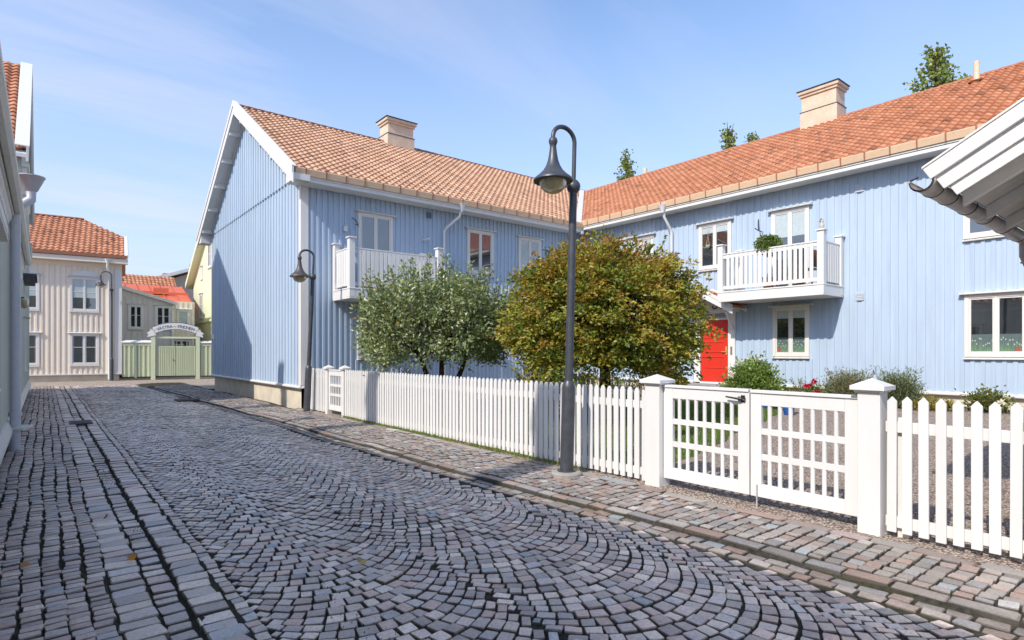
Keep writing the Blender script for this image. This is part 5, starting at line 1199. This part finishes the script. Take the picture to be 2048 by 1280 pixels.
# ------------------------------------------------------------------ houses beyond the gate
gh = thing('grey_house', (5.2, 45, 0), 'small pale grey timber house with sloping roof edge behind the green gate', 'house')
BQ = basis(1.0, 45, 1, 0, 0, -1); WQ = [(3.25, 4.1, 3.0, 4.6), (4.75, 5.7, 3.0, 4.6)]
m = MB(); zq = lambda u: 5.55 - .295 * (u - 3.0); m.prism([pt(BQ, 0, 0, 0), pt(BQ, 5.75, 0, 0), pt(BQ, 5.75, 0, zq(5.75)), pt(BQ, 0, 0, zq(0))], (0, 3.5, 0)); boards(m, BQ, 0, 5.75, 0, lambda u: zq(u) - .05, [(a, b, c - .1, d + .1) for a, b, c, d in WQ], .3, .07, .03); m.build('wall', GREYP, gh)
m = MB(); m.prism([pt(BQ, -.2, .25, zq(-.2)), pt(BQ, 6.0, .25, zq(6.0)), pt(BQ, 6.0, .25, zq(6.0) + .2), pt(BQ, -.2, .25, zq(-.2) + .2)], (0, 3.9, 0)); m.build('roof', WHITE2, gh)
for a, b, c, d in WQ: make_window(gh, BQ, a, b, c, d, WHITE, bars=1, cas=.13, n0=.01)
BQ2 = basis(6.75, 46.5, 1, 0, 0, -1); m = MB(); m.bx(BQ2, 0, 1.62, -3, 0, 0, 5.05); boards(m, BQ2, 0, 1.62, 0, lambda u: 5.0, [(.5, 1.3, 3.3, 4.5)], .3, .07, .03); m.build('side_wall', CREAM, gh); make_window(gh, BQ2, .5, 1.3, 3.3, 4.5, WHITE, cols=1, bars=1, cas=.13, n0=.01, blind=(.9, BLIND)); make_window(gh, BQ2, .2, 1.4, 1.2, 2.4, WHITE, cols=2, cas=.13, n0=.01)
m = MB(); m.tube([(6.9, 44.8, 4.75), (6.95, 44.85, 4.5), (6.75, 44.9, 4.3), (6.75, 44.9, .2)], .06, 8); m.build('downpipe', WHPIPE, gh)
rh = thing('red_roofed_house', (7, 52, 0), 'low house with bright red sheet metal roof behind the grey one', 'house')
m = MB(); m.prism([(1.5, 48.8, 5.0), (1.5, 53.5, 6.75), (1.5, 58, 5.0)], (7.25, 0, 0))
for i in range(10): x = 1.6 + i * .78; m.prism([(x, 48.8, 5.02), (x, 53.5, 6.77), (x, 53.5, 6.84), (x, 48.8, 5.09)], (.05, 0, 0))
m.box(1.4, 8.8, 48.7, 48.85, 4.85, 5.02); rr_ = m.build('roof', REDMET, rh); m = MB(); m.box(1.4, 8.7, 50.55, 50.6, 5.85, 6.02); m.box(6.4, 7.4, 50.9, 51.6, 5.9, 6.35); m.build('snow_guard', REDMET, rr_)
m = MB(); m.box(1.8, 8.5, 49.1, 57.5, 0, 5.0); m.build('wall', PINKW, rh)
pk = thing('pink_house', (11, 64, 0), 'pale pink house with wide white eaves far behind the red roof', 'house')
m = MB(); m.prism([(8.6, 62, 0), (16, 62, 0), (16, 62, 9.2), (12.8, 62, 9.8), (8.6, 62, 8.05)], (0, 7, 0)); m.build('wall', PINKW, pk)
m = MB(); m.prism([(6.6, 60.6, 7.5), (12.8, 60.6, 9.85), (12.8, 60.6, 10.15), (6.6, 60.6, 7.8)], (0, 9, 0)); m.prism([(12.8, 60.6, 9.85), (17, 60.6, 8.4), (17, 60.6, 8.7), (12.8, 60.6, 10.15)], (0, 9, 0)); pr = m.build('roof', WHITE2, pk)
m = MB(); CHR = metal('dull red chimney', (.50, .17, .14), .7); m.box(9.0, 9.6, 65, 66, 8.4, 9.15); m.build('chimney', CHR, pr); m = MB(); m.box(11.4, 11.9, 65, 66, 9.3, 10.35); m.build('chimney', CHR, pr)
oh = thing('tiled_house', (6.0, 57, 0), 'house with weathered orange tile roof far behind at left of the pink one', 'house')
tiles('roof', (4.2, 58.5, 6.9), (1, 0, 0), (0, .82, .57), 5.0, 2.4, oh, TILE, pitch=.3, row=.4)
m = MB(); m.box(4.3, 9.0, 58.8, 62, 0, 7.0); m.build('wall', CREAM, oh); m = MB(); m.box(4.15, 4.2, 58.4, 60.6, 6.7, 8.2); m.build('verge_board', WHITE, oh)
# green gable fronted house behind the blue one
nh = thing('green_house', (9.5, 47, 0), 'pale green gable fronted house half hidden behind the blue gable', 'house')
GY0, GY1 = 53.2, 39.5; GYM = (GY0 + GY1) / 2; gq = lambda y: 7.15 + .62 * min(GY0 - y, y - GY1)
BN = basis(9.5, GY0, 0, -1, -1, 0); LN = GY0 - GY1
m = MB(); m.prism([pt(BN, 0, 0, 0), pt(BN, LN, 0, 0), pt(BN, LN, 0, 7.15), pt(BN, LN / 2, 0, gq(GYM)), pt(BN, 0, 0, 7.15)], (8, 0, 0)); m.build('wall', GREENH, nh)
m = MB(); m.bx(BN, -.1, LN, 0, .12, 3.72, 3.9); m.build('belt_board', GREENH, nh)
m = MB()
for a, b in ((GY0 + .6, GYM), (GY1 - .6, GYM)): m.prism([(9.0, a, gq(a) - .1), (9.0, b, gq(b) - .1), (9.0, b, gq(b) + .3), (9.0, a, gq(a) + .3)], (9, 0, 0))
m.build('roof', GREENH, nh)
for a, b, c, d in ((2.5, 3.6, 4.1, 6.0), (5.45, 6.6, 7.7, 9.5), (2.9, 3.5, 7.1, 8.1)): make_window(nh, BN, a, b, c, d, WHITE, cols=2, bars=1, cas=.12, n0=.01)
PIV = V((3.6, 38.55, 0)); RZ = -.19                                 # the fence line runs slightly askew to the street
for o_ in (gf, gg, sg):
    o_.location = PIV + Matrix.Rotation(RZ, 3, 'Z') @ (V(o_.location) - PIV); o_.rotation_euler = (0, 0, RZ)
# plate on the blue gable corner
m = MB(); m.bx(BG, .05, .42, .026, .04, 2.03, 2.22); m.build('street_plate', WHITE, blue)
